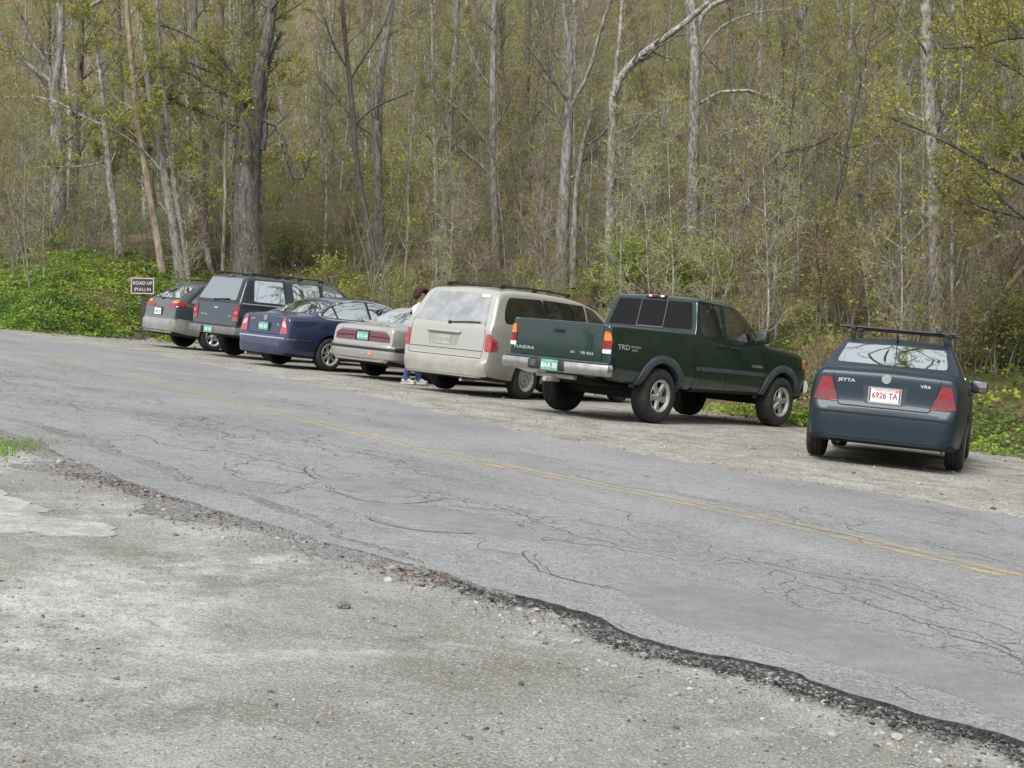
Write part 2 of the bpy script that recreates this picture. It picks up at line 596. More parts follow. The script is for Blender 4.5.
def mat_apron():
    g = NT('coarse_old_asphalt')
    c = g.ramp(g.noise(1.6, 6, .68, dist=.6), [(.30, (.135, .134, .130)), (.5, (.185, .184, .18)), (.70, (.235, .234, .225))])
    c = g.mix(.9, c, g.ramp(g.noise(85, 4, .85), [(.33, (.2, .2, .2)), (.5, (.5, .5, .5)), (.68, (.88, .88, .88))]), 'OVERLAY')
    gr = g.vor(70, 'F1', 'Color'); sb = g.N.new('ShaderNodeSeparateColor'); g.L.new(gr, sb.inputs[0])
    c = g.mix(g.math('MULTIPLY', g.rng(sb.outputs[0], .80, .92), .6), c, (.38, .375, .36))
    c = g.mix(g.math('MULTIPLY', g.rng(sb.outputs[1], .80, .92), .7), c, (.045, .044, .042))
    g.bump(g.noise(85, 4, .85), .7, .008)
    return g.out(c, .92)


def mat_concrete():
    g = NT('crumbled_pale_concrete')
    c = g.ramp(g.noise(2.5, 6, .65, dist=.5), [(.32, (.31, .305, .29)), (.55, (.40, .395, .378)), (.72, (.48, .475, .455))])
    cr = g.rng(g.vor(3.0, 'DISTANCE_TO_EDGE', 'Distance', g.map(g.co, (1, .5, 1))), .03, .005)
    c = g.mix(g.math('MULTIPLY', cr, .45), c, (.20, .195, .18))
    dirt = g.rng(g.noise(5.5, 8, .85, dist=.5), .42, .60)
    c = g.mix(g.math('MULTIPLY', dirt, .7), c, (.215, .212, .19))
    c = g.mix(.5, c, g.ramp(g.noise(70, 4, .8), [(.33, (.3, .3, .3)), (.5, (.5, .5, .5)), (.68, (.8, .8, .8))]), 'OVERLAY')
    g.bump(g.noise(40, 5, .8), .5, .006)
    return g.out(c, .93)


def mat_line():
    g = NT('worn_yellow_paint')
    w = g.math('MULTIPLY', g.rng(g.noise(3.5, 6, .8, dist=.6), .36, .66), g.rng(g.noise(60, 4, .85), .36, .58))
    yy = g.rng(g.sep()[1], 22, 7, .62, 1.0)
    w = g.math('MULTIPLY', w, yy)
    g.L.new(g.math('MULTIPLY', w, .92), g.p.inputs['Alpha'])
    c = g.ramp(g.noise(1.3, 4), [(.35, (.52, .43, .21)), (.65, (.60, .46, .17))])
    return g.out(c, .85)


GM = dict(gravel=mat_gravel(), park=mat_parking(), hill=mat_hill(), asphalt=mat_asphalt(), patch=mat_patch(), apron=mat_apron(), concrete=mat_concrete(), line=mat_line())


def axis(parts):
    out = []
    for a, b, st in parts:
        out += list(np.arange(a, b, st))
    out.append(parts[-1][1])
    return np.array(out)


def build_terrain():
    xs = axis([(-190, -60, 6), (-60, -24, 1.5), (-24, -6, .45), (-6, 4.2, .09), (4.2, 22, .45), (22, 60, 1.5), (60, 190, 6)])
    ys = axis([(-120, -20, 5), (-20, 0, 1.0), (0, 2.4, .3), (2.4, 11, .09), (11, 70, .5), (70, 130, 2), (130, 260, 6)])
    X, Y = np.meshgrid(xs, ys)
    s = foot_dist(X, Y).reshape(X.shape)
    Z = np.where(s > 0, hill_z(X, Y, s) - .012, flat_z(X, Y))
    V = np.stack([X, Y, Z], -1).reshape(-1, 3)
    nx, ny = len(xs), len(ys)
    i = np.arange(nx * ny).reshape(ny, nx)
    F = np.stack([i[:-1, :-1], i[:-1, 1:], i[1:, 1:], i[1:, :-1]], -1).reshape(-1, 4)
    sc = s.ravel()[F].mean(1)
    cx = X.ravel()[F].mean(1); cy = Y.ravel()[F].mean(1)
    far = np.zeros(len(F), bool)
    # which side of the road: the parking strip and the lot have their own grit
    side = (cx - 2.89) * .86 + (cy - 8.25) * .5
    side = np.where(cx < -3.8, (cx + 3.77) * .80 + (cy - 18.23) * .60, side)
    def sub(mask, name, m, kind='structure'):
        f = F[mask]; u, inv = np.unique(f, return_inverse=True)
        me = np_mesh(name, V[u], inv.reshape(f.shape), m, smooth=True)
        o = link(name, me); o['kind'] = kind
        return o
    sub((sc <= 0) & (side <= 0), 'ground', GM['gravel'])
    sub((sc <= 0) & (side > 0), 'parking_strip', GM['park'])
    sub(sc > 0, 'hillside', GM['hill'])


YL = [(13.4, -9.9), (8.0, -.6), (4.55, 5.35), (2.89, 8.25), (1.97, 9.83), (.80, 11.20), (-.02, 12.1), (-.96, 13.4), (-2.10, 15.3), (-3.77, 18.15), (-5.38, 20.6), (-6.93, 23.0), (-8.76, 25.9), (-12.2, 31.0), (-18, 39.0), (-33, 58.5), (-70, 102)]
FE = [(17.5, -7.6), (10.6, 1.2), (6.2, 8.9), (4.13, 11.92), (3.38, 12.72), (2.33, 13.65), (1.33, 14.84), (.36, 16.24), (-.74, 18.6), (-1.79, 20.69), (-4.5, 25.4), (-8.2, 31.3), (-11.64, 33.9), (-14.6, 37.4), (-20.2, 44.7), (-35.2, 62), (-73, 106)]
NE = [(11.2, -12.6), (5.2, -2.0), (2.55, 3.15), (1.66, 4.57), (1.40, 4.80), (1.21, 5.06), (1.00, 5.36), (.77, 5.43), (.57, 5.60), (.42, 5.95), (.28, 6.07), (.12, 6.22), (-.10, 6.42), (-.43, 6.82), (-.96, 7.35), (-1.58, 8.05), (-2.39, 9.1), (-3.85, 11.5), (-6.6, 14.6), (-10.5, 20.5), (-15.5, 28), (-23, 38), (-38, 57), (-77, 99)]


def resample(P, n_or_step, jag=0, seed=0, step=None):
    P = chaikin(P, 1)
    d = np.r_[0, np.cumsum(np.hypot(*np.diff(P, axis=0).T))]
    t = np.arange(0, d[-1], n_or_step)
    Q = np.stack([np.interp(t, d, P[:, 0]), np.interp(t, d, P[:, 1])], -1)
    if jag:
        g = np.gradient(Q, axis=0); g /= np.linalg.norm(g, axis=1)[:, None]
        n = np.stack([-g[:, 1], g[:, 0]], -1)
        k = fbm(t, t * 0 + 3.3, 1.6, seed, 4) * jag
        Q = Q + n * k[:, None]
    return Q, t


def poly_sheet(name, poly, z, m, kind='structure', skirt=.03, lip=None, parent=None):
    """filled outline cut into cells, with a turned-down edge"""
    bm = bmesh.new()
    vs = [bm.verts.new((p[0], p[1], 0)) for p in poly]
    es = [bm.edges.new((vs[i], vs[(i + 1) % len(vs)])) for i in range(len(vs))]
    bmesh.ops.triangle_fill(bm, edges=es, use_beauty=True)
    border = [e for e in bm.edges if len(e.link_faces) == 1]
    xy = np.array([v.co[:2] for v in bm.verts])
    zz = z(xy[:, 0], xy[:, 1]) if callable(z) else np.full(len(xy), z)
    for v, q in zip(bm.verts, zz): v.co.z = q
    m2 = {}
    for e in border:
        for v in e.verts:
            if v not in m2: m2[v] = bm.verts.new((v.co.x, v.co.y, v.co.z - skirt))
    for e in border:
        a, b = e.verts; bm.faces.new((a, b, m2[b], m2[a])).material_index = (1 if a.co.y < 6.25 else 2) if lip else 0
    bmesh.ops.recalc_face_normals(bm, faces=bm.faces)
    me = bpy.data.meshes.new(name); bm.to_mesh(me); bm.free(); me.materials.append(m)
    if lip: me.materials.append(lip); me.materials.append(GM['apron'])
    o = link(name, me, parent)
    if kind: o['kind'] = kind
    return o


ROAD_Z = .012


def build_cracks():
    r = np.random.default_rng(31)
    V, F = [], []; base = 0

    def strip(P, w):
        nonlocal base
        P = np.array(P); gd = np.gradient(P, axis=0); gd /= np.linalg.norm(gd, axis=1)[:, None] + 1e-9
        nn = np.stack([-gd[:, 1], gd[:, 0]], -1); n = len(P)
        ww = .85 * w * np.clip(1 + .9 * r.normal(0, .5, n), .15, 2.2) * np.clip(np.minimum(np.arange(n), np.arange(n)[::-1]) / 4, .15, 1)
        A = P + nn * ww[:, None] / 2; B = P - nn * ww[:, None] / 2
        V.append(np.c_[np.r_[A, B], np.full(2 * n, ROAD_Z + .0012)]); i = np.arange(n - 1)
        F.append(np.stack([i, i + 1, i + 1 + n, i + n], -1) + base); base += 2 * n

    def walk(p, a, L, jit, pull, a0):
        P = [p]; st = .035
        for _ in range(int(L / st)):
            a += r.normal(0, jit) + (a0 - a) * pull
            P.append(P[-1] + np.array([math.cos(a), math.sin(a)]) * st)
        return P
    yl = chaikin(YL, 1)

    def lane(y):
        k = np.argmin(np.abs(yl[:, 1] - y)); d = yl[min(k + 2, len(yl) - 1)] - yl[max(k - 2, 0)]
        return yl[k], math.atan2(d[1], d[0])
    for _ in range(84):                                    # long cracks along the lane
        y = 4.5 + 20 * r.uniform() ** 1.4; c, a = lane(y); off = -abs(r.normal(1.6, .85)) if r.uniform() < .80 else r.uniform(.3, 2.2)
        p = c + off * np.array([math.sin(a), -math.cos(a)])
        L = r.uniform(.6, 3.4) * (1 + y / 20); P = walk(p, a + r.normal(0, .2), L, .34, .22, a)
        strip(P, r.uniform(.0028, .0068) * (1 + y / 24))
        for _ in range(int(L * 2.6)):                         # the web of short ones between them
            q = P[int(r.integers(0, len(P)))]; s = 1 if r.uniform() < .5 else -1
            Q = walk(q, a + s * r.uniform(.5, 1.6), r.uniform(.10, .50) * (1 + y / 25), .36, .1, a + s * 1.2)
            strip(Q, r.uniform(.0022, .0042) * (1 + y / 26))
            if r.uniform() < .45: strip(walk(Q[-1], a + r.normal(0, .5), r.uniform(.15, .5), .34, .15, a), .0035 * (1 + y / 24))
    for cx, cy, rx, ry, a0, a1 in ((-.75, 9.75, .36, .75, 2.6, 5.6), (-.35, 8.5, .42, .62, 2.9, 6.0), (-.35, 8.5, .30, .45, .2, 1.7), (.25, 8.9, .25, .9, 3.0, 4.6), (-1.1, 10.6, .3, .8, 2.5, 4.2), (.55, 7.4, .4, .7, 2.4, 4.4)):
        n = 44; a = np.linspace(a0, a1, n)
        P = np.stack([cx + rx * np.cos(a + .5), cy + ry * np.sin(a + .5)], -1) + r.normal(0, .014, (n, 2)).cumsum(0) * .45
        strip(list(P), r.uniform(.008, .016)); strip(list(P + r.normal(0, .05, 2)), .006)
    V = np.concatenate(V); F = np.concatenate(F)
    # keep what lies on the asphalt
    cen = V[F].mean(1); ok = ~inside_near(cen[:, :2], resample(NE, .1)[0])
    o = link('road_cracks', np_mesh('road_cracks', V, F[ok], mat('crack_dark', (.080, .080, .080), .95))); o['kind'] = 'structure'


def build_road():
    far, _ = resample(FE, .22, .16, 5)
    near, tn = resample(NE, .03, .075, 8)
    gg = np.gradient(near, axis=0); gg /= np.linalg.norm(gg, axis=1)[:, None]
    near = near + np.stack([-gg[:, 1], gg[:, 0]], -1) * (.014 * vnoise(tn * 12, tn * 0, 3) + .008 * vnoise(tn * 26, tn * 0, 4))[:, None]
    poly = list(map(tuple, near)) + list(map(tuple, far[::-1]))
    raw = mat('raw_asphalt_edge', (.022, .022, .022), .95, scale=75, col2=(.135, .133, .128), bump=1.0, bscale=110)
    poly_sheet('road', poly, ROAD_Z, GM['asphalt'], skirt=.09, lip=raw)
    # the double centre line
    for off in (-.085, .085):
        P, t = resample(YL, .25)
        g = np.gradient(P, axis=0); g /= np.linalg.norm(g, axis=1)[:, None]
        n = np.stack([-g[:, 1], g[:, 0]], -1)
        w = .05
        A = P + n * (off - w); B = P + n * (off + w)
        V = np.concatenate([np.c_[A, np.full(len(A), ROAD_Z + .004)], np.c_[B, np.full(len(B), ROAD_Z + .004)]])
        k = len(P); i = np.arange(k - 1)
        F = np.stack([i, i + 1, i + 1 + k, i + k], -1)
        o = link('road_centre_line', np_mesh('road_centre_line', V, F, GM['line'])); o['kind'] = 'structure'
    build_cracks()
    # newer smooth patches on the near lane (outlines wander like spread tar)
    def blob(pts, seed, jag=.05):
        P = np.array(pts + pts[:1], float)
        Q, t = resample(P, .045, jag, seed)
        Q = Q + (np.stack([vnoise(t * 9, t * 0, seed + 1), vnoise(t * 9, t * 0, seed + 2)], -1) * .030 + np.stack([vnoise(t * 21, t * 0, seed + 3), vnoise(t * 21, t * 0, seed + 4)], -1) * .016) * min(1, jag * 6)
        return list(map(tuple, Q[:-1]))
    patches = [
        [(1.62, 4.98), (1.36, 5.30), (1.10, 5.72), (.70, 5.95), (.45, 6.50), (.62, 7.05), (1.00, 7.10), (1.42, 6.55), (1.80, 5.95), (2.05, 5.2), (2.1, 4.55), (1.9, 4.6)],
        [(-.95, 9.35), (-1.30, 9.75), (-1.15, 10.25), (-.72, 10.05), (-.45, 9.55), (-.62, 9.25)],
        [(-.52, 8.25), (-.90, 8.75), (-.55, 9.05), (-.05, 8.75), (.30, 8.15), (.15, 7.85)],
    ]
    for k, p in enumerate(patches):
        poly_sheet('road_patch', blob(p, 40 + k, .13), ROAD_Z + .0025, GM['patch'], skirt=.003)
    # coarse broken apron between the road and the lot
    ap = [(-.30, 6.55), (-.75, 6.95), (-1.45, 7.55), (-2.05, 8.2), (-2.75, 9.1), (-3.5, 10.2), (-5.2, 12.2), (-4.6, 13.0), (-3.4, 11.7), (-2.35, 9.9), (-1.55, 8.75), (-.85, 7.65), (-.25, 6.95)]
    poly_sheet('driveway_apron', blob(ap, 77, .30), lambda x, y: np.where(np.min(np.hypot(x[:, None] - near[None, ::8, 0], y[:, None] - near[None, ::8, 1]), axis=1) < .06, ROAD_Z + .004, np.where(inside_near(np.stack([x, y], -1), near), -.010, ROAD_Z + .004)), GM['apron'], skirt=.04)
    # pale broken slab at the left edge
    sl = [(-3.9, 7.0), (-2.85, 6.55), (-2.05, 6.75), (-1.62, 6.95), (-1.85, 7.28), (-2.40, 7.30), (-2.20, 7.75), (-2.75, 8.0), (-3.1, 8.55), (-4.5, 8.6)]
    poly_sheet('concrete_slab', blob(sl, 91, .30), lambda x, y: np.maximum(flat_z(x, y) + .004, -.022), GM['concrete'], skirt=.05)
    # the raw dark edge where the surfacing has broken away
    i0 = [k for k in range(len(near)) if 2.0 < near[k, 1] < 7.0]
    P = near[i0]; gg = np.gradient(P, axis=0); gg /= np.linalg.norm(gg, axis=1)[:, None]; nn = np.stack([-gg[:, 1], gg[:, 0]], -1)
    t = np.arange(len(P)) * .03
    w = (.008 + .075 * np.clip(.35 + 1.6 * fbm(t, t * 0, 1.3, 55, 4), 0, 1)) * np.clip((6.4 - P[:, 1]) / .6, .05, 1)
    inner = P - nn * .05; outer = P + nn * (w + .022 * vnoise(t * 13, t * 0, 8) + .012 * vnoise(t * 27, t * 0, 18))[:, None]
    poly_sheet('road_broken_edge', list(map(tuple, inner)) + list(map(tuple, outer[::-1])), lambda x, y: -.012 + .010 * fbm(x, y, 9, 5), raw, skirt=.03)
    return far, near


# ---- loose stones: many small lumps merged in one mesh
def stones_mesh(name, xy, size, zfun, m, mi=None, flat=.6, seed=1):
    r = np.random.default_rng(seed)
    base = np.array([(0, 0, 1), (.894, 0, .447), (.276, .851, .447), (-.724, .526, .447), (-.724, -.526, .447), (.276, -.851, .447), (.724, .526, -.447), (-.276, .851, -.447), (-.894, 0, -.447), (-.276, -.851, -.447), (.724, -.526, -.447), (0, 0, -1)])
    fb = np.array([(0, 1, 2), (0, 2, 3), (0, 3, 4), (0, 4, 5), (0, 5, 1), (1, 6, 2), (2, 6, 7), (2, 7, 3), (3, 7, 8), (3, 8, 4), (4, 8, 9), (4, 9, 5), (5, 9, 10), (5, 10, 1), (1, 10, 6), (6, 11, 7), (7, 11, 8), (8, 11, 9), (9, 11, 10), (10, 11, 6)])
    n = len(xy)
    a = r.uniform(0, 6.28, n); ca, sa = np.cos(a), np.sin(a)
    st = np.stack([r.uniform(.8, 1.5, n), r.uniform(.6, 1.0, n), r.uniform(.35, .8, n) * flat / .6], -1)
    v = base[None] * (1 + r.uniform(-.28, .28, (n, 12, 1))) * st[:, None, :] * size[:, None, None]
    # tilt
    tx = r.uniform(-.5, .5, n); c2, s2 = np.cos(tx), np.sin(tx)
    y = v[:, :, 1] * c2[:, None] - v[:, :, 2] * s2[:, None]; z = v[:, :, 1] * s2[:, None] + v[:, :, 2] * c2[:, None]
    x = v[:, :, 0]
    V = np.stack([x * ca[:, None] - y * sa[:, None] + xy[:, 0:1], x * sa[:, None] + y * ca[:, None] + xy[:, 1:2], z + (zfun(xy[:, 0], xy[:, 1]) + size * .12)[:, None]], -1)
    F = fb[None] + (np.arange(n) * 12)[:, None, None]
    MI = None if mi is None else np.repeat(mi, 20)
    o = link(name, np_mesh(name, V.reshape(-1, 3), F.reshape(-1, 3), m, MI)); o['kind'] = 'stuff'
    return o


def build_loose(near, far):
    r = np.random.default_rng(4)
    ms = [mat('pale_stone', (.345, .338, .318), .9, var=.25, scale=9), mat('grey_stone', (.225, .222, .212), .9, var=.25, scale=9), mat('dark_stone', (.085, .083, .08), .9, var=.3, scale=9), mat('tan_stone', (.27, .235, .185), .9, var=.25, scale=9)]
    # gravel over the lot: everywhere thin, thicker near the broken edge
    n = 16000
    d = 3.2 * np.exp(r.uniform(0, 1, n) * 1.15); lat = r.uniform(-.40, .40, n) * d
    xy = np.stack([lat, d], -1)
    from_edge = np.array([np.min(np.hypot(near[::6, 0] - p[0], near[::6, 1] - p[1])) for p in xy])
    side = inside_near(xy, near)
    keep = side & (from_edge > .02) & (fbm(xy[:, 0], xy[:, 1], 1.2, 61) + .75 * np.exp(-from_edge / .35) > r.uniform(-.3, .75, n))
    xy = xy[keep]; fe = from_edge[keep]
    size = .0035 * np.exp(r.normal(0, .5, len(xy))) * (1 + 1.1 * np.exp(-fe / .30))
    size = np.clip(size, .0022, .024)
    mi = r.choice([0, 1, 2, 3], len(xy), p=[.30, .44, .16, .10])
    stones_mesh('gravel', xy, size, flat_z, ms, mi, .6, 2)
    # band of stones along the broken edge
    n = 15000
    k = r.integers(0, len(near), n); q = near[k] + r.normal(0, .02, (n, 2))
    g = np.gradient(near, axis=0); g /= np.linalg.norm(g, axis=1)[:, None]; nn = np.stack([-g[:, 1], g[:, 0]], -1)
    off = np.abs(r.normal(0, .24, n)) + .03
    q = q + nn[k] * off[:, None]
    ok = inside_near(q, near) & (q[:, 1] > 2.5) & (q[:, 1] < 12) & (fbm(q[:, 0], q[:, 1], 1.6, 15) > r.uniform(-1.0, .25, n)); q = q[ok]
    size = np.clip(.0056 * np.exp(r.normal(0, .6, len(q))), .0025, .034)
    stones_mesh('edge_gravel', q, size, flat_z, ms, r.choice([0, 1, 2, 3], len(q), p=[.48, .32, .05, .15]), .6, 3)
    # black crumbs broken off the asphalt
    kk = np.flatnonzero((near[:, 1] > 2.4) & (near[:, 1] < 9.0)); n = 70000
    k = r.choice(kk, n); off = np.abs(r.normal(0, .075, n)) - .012
    q = near[k] + nn[k] * off[:, None] + r.normal(0, .022, (n, 2)) * np.stack([nn[k][:, 1], -nn[k][:, 0]], -1)
    w = np.clip((6.55 - q[:, 1]) / .9, 0, 1)
    ok = (q[:, 1] > 2.5) & (q[:, 1] < 9.5) & (r.uniform(0, 1, n) < (.015 + .985 * w) * np.clip(.75 + 2.2 * fbm(q[:, 0], q[:, 1], 1.9, 71), .06, 1)); q = q[ok]; of = off[ok]
    size = np.clip(.0030 * np.exp(r.normal(0, .62, len(q))), .0014, .016)
    tar = mat('broken_asphalt', (.036, .036, .037), .9, var=.45, scale=20)
    stones_mesh('asphalt_rubble', q, size, lambda x, y: np.maximum(flat_z(x, y) + .008, -.006), [tar, mat('broken_asphalt_dusty', (.115, .113, .108), .9, var=.4, scale=20), ms[1]], r.choice([0, 1, 2], len(q), p=[.48, .36, .16]), .55, 5)
    # stones along the far shoulder
    n = 7000
    k = r.integers(0, len(far), n); g = np.gradient(far, axis=0); g /= np.linalg.norm(g, axis=1)[:, None]; nf = np.stack([-g[:, 1], g[:, 0]], -1)
    q = far[k] + nf[k] * -(r.uniform(-.2, 4.5, n) ** 1.0)[:, None]
    ok = (foot_dist(q[:, 0], q[:, 1]) < -.2) & (q[:, 1] > 8) & (q[:, 1] < 42); q = q[ok]
    size = np.clip(.010 * np.exp(r.normal(0, .5, len(q))), .005, .04)
    stones_mesh('shoulder_gravel', q, size, lambda x, y: np.maximum(flat_z(x, y), -.02), ms, r.choice([0, 1, 2, 3], len(q), p=[.42, .30, .10, .18]), .6, 6)
    # a few clods and stones one can point at
    def clod(x, y, s, m, label, name='clod', cat='clod', sd=0, cnt=9):
        rr = random.Random(sd); b = MB()
        bm = bmesh.new(); bmesh.ops.create_icosphere(bm, subdivisions=3, radius=1)
        for v in bm.verts:
            k = 1 + .25 * float(fbm(np.array([v.co.x * 2 + sd]), np.array([v.co.y * 2 + v.co.z * 1.7]), 1.0, sd, 3)[0])
            v.co = Vector((v.co.x * k * s, v.co.y * k * s * .75, v.co.z * k * s * .5))
        b.add([tuple(v.co) for v in bm.verts], [tuple(v.index for v in f.verts) for f in bm.faces]); bm.free()
        o = b.build(name, m, None, 30); tag(o, label, cat)
        place(o, x, y, float(flat_z(np.array([x]), np.array([y]))[0]) + s * .25, rr.uniform(0, 6))
    cl = mat('grey_clod', (.20, .195, .175), .95, var=.35, scale=14, bump=.8, bscale=60)
    px = unproject(344, 604); clod(px[0], px[1], .034, cl, 'crumbly grey clod lying alone in the middle of the gravel lot', sd=3)
    px = unproject(578, 628 + 10); clod(px[0], px[1], .020, ms[0], 'pale stone lying under the crumbling edge of the asphalt', 'stone', 'stone', 5)
    px = unproject(825, 698); clod(px[0], px[1], .019, ms[0], 'rounded white stone below the black broken asphalt edge', 'stone', 'stone', 6)
    px = unproject(897, 731); clod(px[0], px[1], .026, mat('flat_stone', (.38, .37, .345), .9, var=.2, scale=20), 'flat pale stone lying near the lower right corner', 'stone', 'stone', 8)
    px = unproject(20, 750); clod(px[0], px[1], .013, ms[3], 'small yellowish stone at the lower left of the lot', 'stone', 'stone', 9)
    # dead leaves and needles in drifts along the lot's edge and the shoulder
    n = 30000
    k = r.choice(np.flatnonzero((near[:, 1] > 3) & (near[:, 1] < 14)), n)
    q = near[k] + nn[k] * (np.abs(r.normal(.06, .15, n)))[:, None] + r.normal(0, .03, (n, 2))
    ok = (q[:, 1] > 3) & (q[:, 1] < 14) & (fbm(q[:, 0], q[:, 1], 1.1, 33) > r.uniform(.0, .95, n)) & (q[:, 1] > 5.7); q = q[ok]
    litter('leaf_litter', q, lambda x, y: flat_z(x, y) + .006, .009, r)
    n = 9000
    t = r.uniform(0, 1, n); i = r.integers(0, len(_c) - 1, n); q = _c[i] * (1 - t[:, None]) + _c[i + 1] * t[:, None]
    q = q + r.normal(0, 1.0, (n, 2))
    s = foot_dist(q[:, 0], q[:, 1]); ok = (s < 1.2) & (s > -2.2) & (q[:, 1] > 8) & (q[:, 1] < 45); q = q[ok]
    litter('shoulder_leaf_litter', q, lambda x, y: ground_z(x, y) + .02, .024, r)


def litter(name, q, zf, size, r):
    n = len(q); a = r.uniform(0, 6.28, n); s = size * np.exp(r.normal(0, .35, n))
    tilt = r.uniform(-.5, .5, (n, 2)); z = zf(q[:, 0], q[:, 1])
    cx = np.cos(a); sx = np.sin(a)
    V = np.empty((n, 4, 3))
    for j, (u, v) in enumerate(((-1, 0), (0, -.45), (1, 0), (0, .45))):
        V[:, j, 0] = q[:, 0] + s * (u * cx - v * sx); V[:, j, 1] = q[:, 1] + s * (u * sx + v * cx)
        V[:, j, 2] = z + s * (u * tilt[:, 0] + v * tilt[:, 1]) + s * .35
    F = np.arange(n * 4).reshape(n, 4)
    ms = [mat('dead_leaf_red', (.125, .070, .047), .9), mat('dead_leaf_tan', (.20, .155, .105), .9), mat('dead_leaf_brown', (.10, .06, .038), .9)]
    o = link(name, np_mesh(name, V.reshape(-1, 3), F, ms, r.choice([0, 1, 2], n, p=[.4, .3, .3]))); o['kind'] = 'stuff'
    return o


def inside_near(xy, near):
    """True where a point lies on the lot side of the near edge"""
    d = ((xy[:, None, :] - near[None, ::5, :]) ** 2).sum(-1)
    i = d.argmin(1) * 5; j = np.minimum(i + 5, len(near) - 1); i = np.maximum(j - 10, 0)
    t = near[j] - near[i]; p = xy - near[i]
    return t[:, 0] * p[:, 1] - t[:, 1] * p[:, 0] > 0


def unproject(u, v, z=0.0):
    cp, sp = math.cos(PITCH), math.sin(PITCH); cr, sr = math.cos(ROLL), math.sin(ROLL)
    fwd = np.array([0, cp, -sp]); r0 = np.array([1, 0, 0]); u0 = np.cross(r0, fwd)
    d = fwd * FOC + (cr * r0 + sr * u0) * (u - 512) - (-sr * r0 + cr * u0) * (v - 384)
    t = (z - CAM_H) / d[2]
    return d[0] * t, d[1] * t


def hill_hit(u, v, dmax=140):
    """where the view through that part of the photograph meets the hillside"""
    cp, sp = math.cos(PITCH), math.sin(PITCH); cr, sr = math.cos(ROLL), math.sin(ROLL)
    fwd = np.array([0, cp, -sp]); r0 = np.array([1, 0, 0]); u0 = np.cross(r0, fwd)
    d = fwd * FOC + (cr * r0 + sr * u0) * (u - 512) - (-sr * r0 + cr * u0) * (v - 384); d /= d[1]
    t = np.arange(15, dmax, .1)
    x = d[0] * t; y = d[1] * t; z = CAM_H + d[2] * t
    g = ground_z(x, y)
    k = np.argmax(z < g) if (z < g).any() else len(t) - 1
    return x[k], y[k], g[k]
# ================================================================== vehicles
M = {}
M['rubber'] = mat('tyre_rubber', (.022, .021, .02), .85, var=.5, scale=14, bump=.25, bscale=60)
M['under'] = mat('underbody', (.012, .012, .012), .9)
M['black'] = mat('black_trim', (.02, .02, .022), .55, var=.35, scale=12)
M['grey_trim'] = mat('grey_trim', (.06, .065, .07), .6, var=.3, scale=9)
M['seam'] = mat('panel_gap', (.006, .006, .007), .8)
M['chrome'] = mat('chrome', (.62, .62, .62), .18, 1.0, var=.12, scale=7)
M['dull_chrome'] = mat('dusty_chrome', (.46, .45, .43), .36, 1.0, var=.25, scale=6)
M['alloy'] = mat('wheel_alloy', (.50, .50, .49), .38, .85, var=.2, scale=16)
M['steel'] = mat('dusty_wheel_steel', (.34, .33, .31), .6, .25, var=.25, scale=14)
M['red'] = mat('red_lens', (.20, .003, .008), .25, coat=.35, var=.3, scale=22)
M['dark_red'] = mat('dark_red_lens', (.10, .005, .009), .14, coat=1, var=.3, scale=18)
M['pale_red'] = mat('dusty_red_lens', (.36, .05, .06), .35, coat=.3, var=.25, scale=14)
M['amber'] = mat('amber_lens', (.60, .15, .008), .12, coat=1, var=.2, scale=22)
M['clear'] = mat('clear_lens', (.62, .62, .60), .15, coat=1, var=.15, scale=25)
M['glass'] = mat('dark_glass', (.012, .016, .016), .02, ior=2.9, coat=.3)
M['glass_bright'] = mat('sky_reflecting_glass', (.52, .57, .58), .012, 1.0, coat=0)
M['glass_black'] = mat('black_rear_glass', (.006, .006, .007), .03, ior=1.32)
M['steel_dark'] = mat('dark_window_rail', (.10, .105, .11), .5)
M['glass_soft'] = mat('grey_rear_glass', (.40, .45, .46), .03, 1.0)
M['glass_tint'] = mat('tinted_glass', (.008, .009, .010), .03, ior=1.9)
M['glass_pale'] = mat('mirror_rear_glass', (.60, .66, .67), .015, 1.0, coat=0)  # clean metallic pane, base colour raised so the sky mirrors brighter
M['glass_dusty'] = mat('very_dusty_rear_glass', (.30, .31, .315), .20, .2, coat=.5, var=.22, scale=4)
M['plate_green'] = mat('plate_green', (.13, .36, .285), .45, var=.12, scale=30)
M['plate_white'] = mat('plate_white', (.70, .70, .70), .45, var=.10, scale=30)
M['ink_red'] = mat('plate_red_ink', (.33, .03, .04), .5)
M['ink_white'] = mat('plate_white_ink', (.72, .74, .72), .5)
M['badge'] = mat('badge_silver', (.52, .52, .52), .28, .6)
M['badge_pale'] = mat('decal_pale_grey', (.36, .36, .35), .5)
M['sticker_blue'] = mat('sticker_blue', (.20, .32, .42), .5, var=.3, scale=40)
M['sticker_orange'] = mat('sticker_orange', (.70, .22, .13), .5, var=.3, scale=40)


